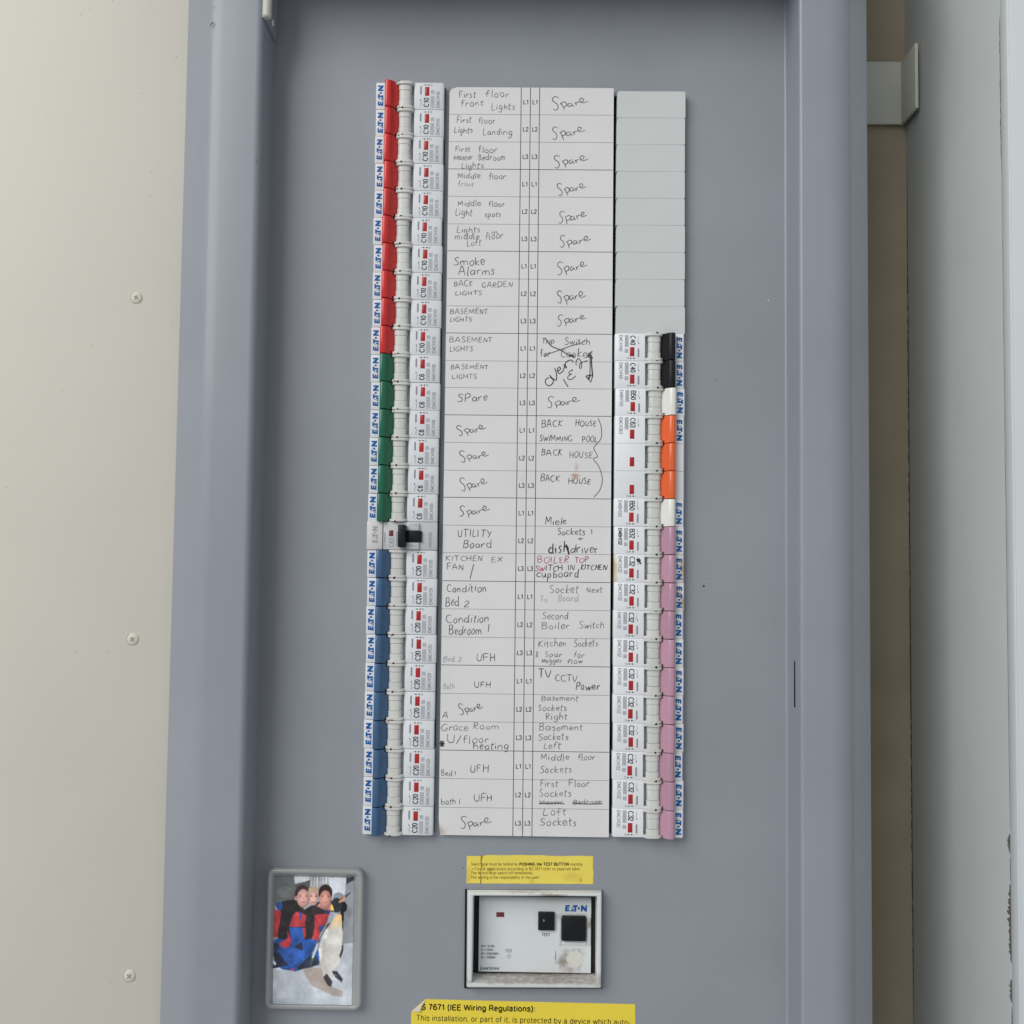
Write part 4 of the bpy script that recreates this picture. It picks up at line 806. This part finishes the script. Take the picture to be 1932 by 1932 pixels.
print_text(mb, 'TEST', FB(1006, 1098, 1068, 1097), hd, 0, .28)
for s, x1, y0 in (('IAn = 0.10A', 464, 1198), ('In = 100A', 450, 1240), ('Un = 230/400V~', 522, 1284), ('Im = 10000A', 474, 1326)): print_text(mb, s, FB(312, x1, y0+2, y0+25), hd, 0, .22)
rect = RB(592, 660, 1246, 1282, HD); rect_line(mb, rect[0], rect[1], rect[2], rect[3], .25, hd, 1); put_text(mb, '10000', FB(600, 652, 1254, 1274), hd, 1)
c = R2(630, 1326, HD)
for i in range(8):
    a = i*math.pi/4; mb.face([(c[0]+.7*math.cos(a-.4), c[1]+.7*math.sin(a-.4), hd), (c[0]+1.7*math.cos(a), c[1]+1.7*math.sin(a), hd), (c[0]+.7*math.cos(a+.4), c[1]+.7*math.sin(a+.4), hd)], 1)
print_text(mb, 'EAM1004H', FB(304, 518, 1453, 1481), hd, 0, .3)
ribbon(mb, [R2(1163, 1270, HD), R2(1166, 1310, HD), R2(1158, 1340, HD), R2(1164, 1375, HD)], [.25, .3, .5, .2], hd, 0); c = R2(1162, 1395, HD); ribbon(mb, [(c[0]+.6*math.cos(i*.5236), c[1]+.9*math.sin(i*.5236)) for i in range(13)], .18, hd, 1)
flat_build(mb, 'rating_print', ['print_black', 'print_grey'], sw)
mb = MB(); logo(mb, FB(1268, 1520, 748, 816), hd); flat_build(mb, 'brand_lettering', 'print_blue', sw)
mb = MB(); c = R2(1030, 920, HD+2.2); ribbon(mb, [(c[0]-.3, c[1]+.6), (c[0], c[1]), (c[0]-.2, c[1]-.7)], .3, HD+2.25); flat_build(mb, 'glue_fleck', 'bezel_white', sw)

# ================================================================ YELLOW STICKERS
def S1(x, y): return at(856.1+.16535*x, 1584.5+.16535*y, .15)
st = thing('warning_sticker', 'small creased yellow sticker about pushing the test button above the main switch', 'sticker', *at(1000, 1640, 0), 0)
bx, bz_ = st.location.x/MM, st.location.z/MM
L_ = lambda p: (p[0]-bx, p[1]-bz_)
r = random.Random(4)
top = [(150+i*48.0, 184+math.sin(i*.9)*2+(-9 if 4 < i < 19 else 0)*1.0) for i in range(31)]
right = [(1592+r.uniform(-5, 4), 184+i*26) for i in range(1, 12)]
bot = [(1588-i*48.1, 504-i*.25+math.sin(i*1.3)*1.5) for i in range(31)]
poly = [L_(S1(*p)) for p in top+right+[(1588, 498)]+bot]
mb = MB(); mb.prism(poly, .03, .15); ys = MATS['sticker_yellow']
stain(ys, [L_(S1(170, 420))+(3, 8, .35), L_(S1(1350, 420))+(9, 4.5, .3), L_(S1(1450, 460))+(1.2, 2.0, .8), L_(S1(420, 350))+(2.5, 2.5, .5), L_(S1(890, 480))+(2.5, 3, .3)], (168, 136, 58))
mb.build('sticker_sheet', 'sticker_yellow', st)
mb = MB(); ribbon(mb, [L_(S1(x, y)) for x, y in ((322, 180), (312, 240), (318, 300), (300, 370), (312, 430), (306, 500))], [1.6, .9, .8, .5, .7, .9], .18); flat_build(mb, 'crease', 'crease', st)
def SB(x0, x1, y0, y1):
    a = L_(S1(x0, y1)); b = L_(S1(x1, y0)); d = L_(S1(x1, y1))
    return lambda tx, ty: (a[0]+(b[0]-a[0])*tx, a[1]+(b[1]-d[1])*ty+(d[1]-a[1])*tx)
mb = MB(); T = .17
print_text(mb, 'Switchgear must be tested by', SB(198, 728, 261, 292), T, 0, .24); print_text(mb, 'PUSHING the TEST BUTTON', SB(750, 1312, 262, 293), T, 1, .42); print_text(mb, 'monthly', SB(1330, 1470, 263, 295), T, 0, .24)
print_text(mb, '> For UK applications according to BS 7671 refer to separate label', SB(198, 1436, 315, 347), T, 0, .24)
print_text(mb, 'The device must switch off immediately.', SB(196, 906, 362, 393), T, 0, .24); print_text(mb, 'The testing is the responsibility of the user!', SB(194, 974, 412, 443), T, 0, .24)
flat_build(mb, 'printed_text', ['sticker_ink', 'sticker_bold'], st)
def S3(x, y): return at(753.9+.2381*x, 1852.8+.2381*y, .15)
st2 = thing('regulations_sticker', 'larger yellow wiring regulations sticker with peeled white corner at the bottom edge', 'sticker', *at(990, 1925, 0), 0)
bx, bz_ = st2.location.x/MM, st2.location.z/MM
poly = [L_(S3(*p)) for p in ((94, 232), (205, 136), (1860, 176), (1866, 182), (1869, 400), (1873, 700), (72, 690))]
mb = MB(); mb.prism(poly, .03, .15); mb.build('sticker_sheet', 'sticker_yellow_new', st2)
mb = MB(); pp = [L_(S3(*p)) for p in ((96, 234), (207, 138), (163, 170), (160, 222))]
mb.mesh([(pp[0][0], pp[0][1], .2), (pp[1][0], pp[1][1], .2), (pp[2][0]+1.2, pp[2][1]-1.0, 1.6), (pp[3][0], pp[3][1]-.6, 1.5)], [(0, 1, 2, 3)]); flat_build(mb, 'peeled_corner', 'sticker_back', st2)
def S3B(x0, x1, y0, y1, sl=.023):
    a = L_(S3(x0, y1)); b = L_(S3(x1, y1+(x1-x0)*sl)); c = L_(S3(x0, y0))
    return lambda tx, ty: (a[0]+(b[0]-a[0])*tx, a[1]+(b[1]-a[1])*tx+(c[1]-a[1])*ty)
mb = MB()
print_text(mb, 'S 7671 (IEE Wiring Regulations):', S3B(174, 1072, 176, 218, .017), T+.03, 1, .72)
print_text(mb, 'This installation, or part of it, is protected by a device which auto-', S3B(134, 1830, 262, 304, .021), T+.02, 1, .42)
print_text(mb, 'matically switches off the supply if an earth fault develops. Test', S3B(130, 1760, 330, 372, .021), T+.02, 1, .42)
print_text(mb, 'quarterly by pressing the button marked "T" or "Test". The device', S3B(128, 1770, 400, 442, .021), T+.02, 1, .42)
flat_build(mb, 'printed_text', ['sticker_ink', 'sticker_bold'], st2)

# ================================================================ PHOTO FRIDGE MAGNET
def M2(x, y, h): return at(472.8+.17985*x, 1584.5+.17985*y, h)
mg = thing('photo_magnet', 'clear plastic fridge magnet holding a photo of three people beside a penguin', 'magnet', *M2(655, 1050, 0), 0)
bx, bz_ = mg.location.x/MM, mg.location.z/MM
def rr(x0, x1, z0, z1, r, n=6):
    out = []
    for cx, cz, a0 in ((x1-r, z1-r, 0), (x0+r, z1-r, 90), (x0+r, z0+r, 180), (x1-r, z0+r, 270)):
        out += [(cx+r*math.cos(math.radians(a0+90*i/n)), cz+r*math.sin(math.radians(a0+90*i/n))) for i in range(n+1)]
    return out
HM = 6.5
a = L_(M2(140, 1785, HM)); b = L_(M2(1180, 318, HM)); X0, X1, Z0, Z1 = a[0], b[0], a[1], b[1]
a = L_(M2(228, 1722, 3.0)); b = L_(M2(1086, 392, 3.0)); Q0, Q1, Y0, Y1 = a[0], b[0], a[1], b[1]
mb = MB()
loops = [(rr(X0, X1, Z0, Z1, 4.5), .1), (rr(X0, X1, Z0, Z1, 4.5), HM-1.4), (rr(X0+.4, X1-.4, Z0+.4, Z1-.4, 4.2), HM-.4), (rr(X0+1.3, X1-1.3, Z0+1.3, Z1-1.3, 3.6), HM), (rr(X0+2.4, X1-2.4, Z0+2.4, Z1-2.4, 2.6), HM-.1), (rr(X0+3.1, X1-3.1, Z0+3.1, Z1-3.1, 2.0), HM-1.0),
         (rr(Q0-.35, Q1+.35, Y0-.35, Y1+.35, .5), 3.6), (rr(Q0-.1, Q1+.1, Y0-.1, Y1+.1, .4), 2.6)]
n = 28; vs = [(x, z, h) for L, h in loops for x, z in L]; fs = [(k*n+i, k*n+(i+1) % n, (k+1)*n+(i+1) % n, (k+1)*n+i) for k in range(len(loops)-1) for i in range(n)]
mb.mesh(vs, fs); mb.build('plastic_case', 'clear_plastic', mg, smooth=60)
# the snapshot: a fine sheet whose print colours sit in a colour attribute, drawn here shape by shape
NX, NY = 150, 232
yy, xx = np.mgrid[0:NY, 0:NX]; GX = 236+(xx+.5)/NX*860; GY = 392+(yy+.5)/NY*1332
img = np.zeros((NY, NX, 3)); rs = np.random.RandomState(3)
def fill(mask, c, a=1.0): img[mask] = img[mask]*(1-a)+np.array(c, float)*a
def pgn(*p):
    ins = np.zeros(GX.shape, bool); n = len(p)
    for i in range(n):
        (x1, y1), (x2, y2) = p[i], p[(i+1) % n]
        if y1 == y2: continue
        c = ((GY < y1) != (GY < y2)) & (GX < (x2-x1)*(GY-y1)/(y2-y1)+x1); ins ^= c
    return ins
def ell(cx, cy, rx, ry): return ((GX-cx)/rx)**2+((GY-cy)/ry)**2 < 1
img[:] = (146, 150, 155); noise = np.kron(rs.rand(NY//8+1, NX//8+1), np.ones((8, 8)))[:NY, :NX, None]
img += (noise-.5)*40
fill(pgn((230, 390), (460, 390), (470, 660), (230, 700)), (104, 108, 108)); fill(ell(350, 560, 90, 60), (124, 127, 126), .7); fill(pgn((440, 392), (615, 392), (610, 436), (450, 470)), (205, 208, 214)); fill(pgn((455, 480), (612, 430), (618, 510), (470, 560)), (88, 90, 93))
for k in range(6): fill(pgn((620+k*32, 392), (642+k*32, 392), (640+k*32, 520), (622+k*32, 520)), (178+12*(k % 3), 182+12*(k % 3), 190+10*(k % 3)))
fill(pgn((810, 395), (1012, 395), (1000, 560), (940, 640), (850, 600)), (204, 208, 218)); fill(pgn((1012, 400), (1100, 390), (1100, 420), (1010, 470)), (58, 60, 66)); fill(pgn((1005, 480), (1100, 420), (1100, 1090), (970, 1090)), (142, 146, 153)); fill(ell(930, 600, 60, 45), (120, 124, 132), .8); fill(ell(1040, 760, 40, 60), (116, 120, 126), .6)
fill(GY > 1330, (196, 203, 213)); fill(pgn((940, 1090), (1100, 1080), (1100, 1400), (900, 1400)), (190, 196, 204))
fill(pgn((240, 1060), (420, 1000), (700, 1040), (740, 1250), (730, 1310), (620, 1340), (480, 1385), (320, 1360), (230, 1200)), (34, 74, 148))
fill(pgn((310, 655), (470, 628), (560, 740), (700, 660), (870, 640), (880, 790), (850, 1000), (600, 1050), (420, 1075), (275, 1040), (290, 800)), (38, 33, 36))
fill(pgn((232, 740), (312, 762), (272, 1032), (222, 1036)), (172, 52, 58)); fill(ell(288, 704, 34, 46), (38, 72, 140)); fill(pgn((432, 800), (470, 768), (505, 768), (580, 800), (572, 920), (400, 922)), (182, 56, 64)); fill(pgn((500, 765), (545, 778), (520, 850)), (48, 60, 130))
fill(pgn((398, 926), (548, 926), (575, 1050), (545, 1090), (430, 1090)), (40, 80, 160)); fill(pgn((545, 930), (580, 930), (585, 1020), (560, 1040)), (170, 54, 62)); fill(pgn((300, 1092), (385, 1040), (380, 960), (415, 1040), (424, 1092), (392, 1160), (312, 1122)), (186, 52, 64))
fill(pgn((672, 800), (720, 782), (850, 780), (842, 880), (766, 905), (712, 1060), (650, 1046), (676, 930)), (178, 52, 60)); fill(pgn((720, 910), (775, 902), (740, 975)), (46, 66, 140)); fill(pgn((770, 750), (845, 742), (838, 785), (780, 780)), (48, 52, 96))
fill(pgn((460, 1122), (545, 1078), (562, 1262), (490, 1272)), (30, 38, 52)); fill(pgn((228, 1090), (290, 1095), (300, 1160), (420, 1320), (320, 1340), (300, 1345), (230, 1360)), (32, 40, 62)); fill(pgn((270, 1165), (420, 1125), (600, 1180), (640, 1290), (480, 1378), (380, 1300)), (42, 82, 160)); fill(pgn((600, 1240), (680, 1200), (740, 1280), (730, 1310), (620, 1345), (500, 1372), (500, 1340)), (34, 44, 60)); fill(pgn((226, 1225), (244, 1225), (240, 1270), (272, 1310), (250, 1326), (224, 1290)), (205, 208, 214)); fill(ell(440, 1368, 22, 12), (200, 70, 100))
fill(ell(535, 575, 80, 92), (62, 48, 46)); fill(ell(655, 570, 62, 78), (186, 160, 134)); fill(ell(786, 565, 76, 92), (48, 34, 34)); fill(pgn((690, 700), (760, 640), (850, 660), (850, 740), (780, 740)), (170, 112, 104))
fill(ell(660, 622, 48, 74), (214, 168, 160)); fill(ell(546, 622, 70, 98), (208, 156, 148)); fill(ell(786, 628, 64, 92), (198, 140, 130)); fill(ell(466, 620, 14, 24), (196, 140, 132))
for ex, ey, dx in ((546, 600, 34), (660, 600, 24), (786, 600, 32)):
    for s in (-1, 1): fill(ell(ex+s*dx, ey, 11, 6), (74, 52, 52), .85); fill(ell(ex+s*dx, ey-17, 15, 4), (110, 78, 72), .6)
    fill(ell(ex+2, ey+26, 6, 16), (178, 118, 112), .5); fill(ell(ex, ey+62, 24, 8), (168, 84, 88), .8);
fill(pgn((950, 660), (1000, 650), (1028, 690), (1018, 745), (994, 760), (985, 950), (960, 860)), (28, 28, 32))
fill(pgn((560, 1370), (650, 1335), (745, 1340), (785, 1400), (772, 1450), (850, 1530), (1000, 1580), (990, 1640), (890, 1630), (660, 1530), (600, 1450)), (170, 154, 144), .85)
fill(pgn((845, 880), (900, 790), (965, 790), (978, 900), (980, 1140), (955, 1300), (880, 1370), (782, 1425), (742, 1300), (724, 1150), (762, 1000)), (208, 206, 200))
g_ = np.clip((960-GY)/170, 0, 1)*pgn((850, 880), (900, 780), (965, 780), (978, 900), (978, 980), (800, 980)); img = img*(1-.75*g_[..., None])+np.array((232, 178, 84))*.75*g_[..., None]
fill(pgn((848, 752), (925, 780), (880, 842), (820, 890), (770, 1010), (700, 1180), (640, 1340), (655, 1190), (735, 1000), (800, 880)), (166, 174, 190)); fill(pgn((800, 900), (830, 870), (740, 1050), (640, 1345), (620, 1330), (690, 1110)), (60, 66, 78), .8); fill(pgn((700, 1100), (725, 1080), (670, 1240), (655, 1240)), (214, 216, 214))
fill(ell(910, 690, 58, 78), (44, 50, 56)); fill(pgn((880, 640), (930, 640), (1066, 544), (1060, 560), (950, 668)), (44, 46, 50)); fill(pgn((930, 652), (1004, 588), (1002, 618), (945, 668)), (226, 142, 104)); fill(pgn((850, 680), (868, 690), (884, 752), (846, 738)), (236, 190, 72)); fill(pgn((985, 1055), (996, 1150), (962, 1246), (952, 1215), (975, 1140)), (48, 48, 54))
fill(pgn((778, 1440), (822, 1398), (882, 1484), (868, 1542), (828, 1520)), (66, 63, 66)); fill(pgn((862, 1378), (925, 1372), (992, 1450), (986, 1492), (900, 1430)), (62, 60, 64)); fill(pgn((818, 1400), (870, 1375), (920, 1450), (880, 1480)), (206, 205, 208))
def soft(nx, ny):
    g = rs.rand(ny+2, nx+2); y = np.linspace(0, ny, NY); x = np.linspace(0, nx, NX); y0 = y.astype(int); x0 = x.astype(int); fy = (y-y0)[:, None]; fx = (x-x0)[None]
    fy = fy*fy*(3-2*fy); fx = fx*fx*(3-2*fx)
    return g[y0][:, x0]*(1-fy)*(1-fx)+g[y0+1][:, x0]*fy*(1-fx)+g[y0][:, x0+1]*(1-fy)*fx+g[y0+1][:, x0+1]*fy*fx
cloth = pgn((225, 650), (470, 628), (870, 640), (880, 790), (740, 1300), (480, 1385), (225, 1360))
fold = (soft(14, 24)-.5)*.6+(soft(30, 40)-.5)*.3
faces = ell(660, 622, 52, 80)|ell(546, 622, 74, 104)|ell(786, 628, 68, 98); fold = fold*(~faces)
img = np.where(cloth[..., None], img*(1+fold[..., None]*.75)+14, img*(1+(soft(9, 14)-.5)[..., None]*.16+(soft(34, 52)-.5)[..., None]*.06))
for (px_, py_, rx_, ry_) in ((546, 622, 70, 98), (660, 622, 48, 74), (786, 628, 64, 92)):          # printed modelling of the faces
    d_ = ((GX-px_+rx_*.15)/rx_)**2+((GY-py_+ry_*.1)/ry_)**2; mk_ = ((GX-px_)/rx_)**2+((GY-py_)/ry_)**2 < 1
    img = np.where(mk_[..., None], img*(1.12-.30*np.clip(d_, 0, 1.3))[..., None], img)
pen = pgn((845, 880), (900, 790), (965, 790), (978, 900), (980, 1140), (955, 1300), (880, 1370), (782, 1425), (742, 1300), (724, 1150), (762, 1000))
img = np.where(pen[..., None], img*(.90+.16*np.clip((GX-740)/160, 0, 1))[..., None], img)
for k in range(26):                                                            # trampled snow
    x_, y_ = rs.uniform(250, 1080), rs.uniform(1400, 1710); fill(ell(x_, y_, rs.uniform(14, 46), rs.uniform(5, 13)), np.array((180, 187, 197))+rs.randint(-14, 26), .4)
for _ in range(1):
    pd = np.pad(img, ((1, 1), (1, 1), (0, 0)), 'edge'); img = (pd[1:-1, 1:-1]*2+pd[:-2, 1:-1]+pd[2:, 1:-1]+pd[1:-1, :-2]+pd[1:-1, 2:])/6
img += rs.randn(NY, NX, 1)*2.2
sr = np.clip(img/255, 0, 1); lr = np.where(sr <= .04045, sr/12.92, ((sr+.055)/1.055)**2.4)*1.2
me = bpy.data.meshes.new('photo_print'); vs = []; fs = []
for j in range(NY+1):
    for i in range(NX+1): vs.append(((Q0+(Q1-Q0)*i/NX)*MM, -2.8*MM, (Y1+(Y0-Y1)*j/NY)*MM))
for j in range(NY):
    for i in range(NX): a = j*(NX+1)+i; fs.append((a, a+NX+1, a+NX+2, a+1))
me.from_pydata(vs, [], fs); ca = me.color_attributes.new('print', 'FLOAT_COLOR', 'CORNER')
cols = np.repeat(np.concatenate([lr.reshape(-1, 3), np.ones((NX*NY, 1))], 1), 4, axis=0); ca.data.foreach_set('color', cols.astype(np.float32).ravel())
pm = bpy.data.materials.new('glossy_photo'); pm.use_nodes = True; nt = pm.node_tree; p = nt.nodes['Principled BSDF']; an = nt.nodes.new('ShaderNodeVertexColor'); an.layer_name = 'print'
nt.links.new(an.outputs['Color'], p.inputs['Base Color']); p.inputs['Roughness'].default_value = .45; p.inputs['Specular IOR Level'].default_value = .3; p.inputs['Coat Weight'].default_value = .15; p.inputs['Coat Roughness'].default_value = .2
me.materials.append(pm); o = bpy.data.objects.new('photo_print', me); COL.objects.link(o); o.parent = mg
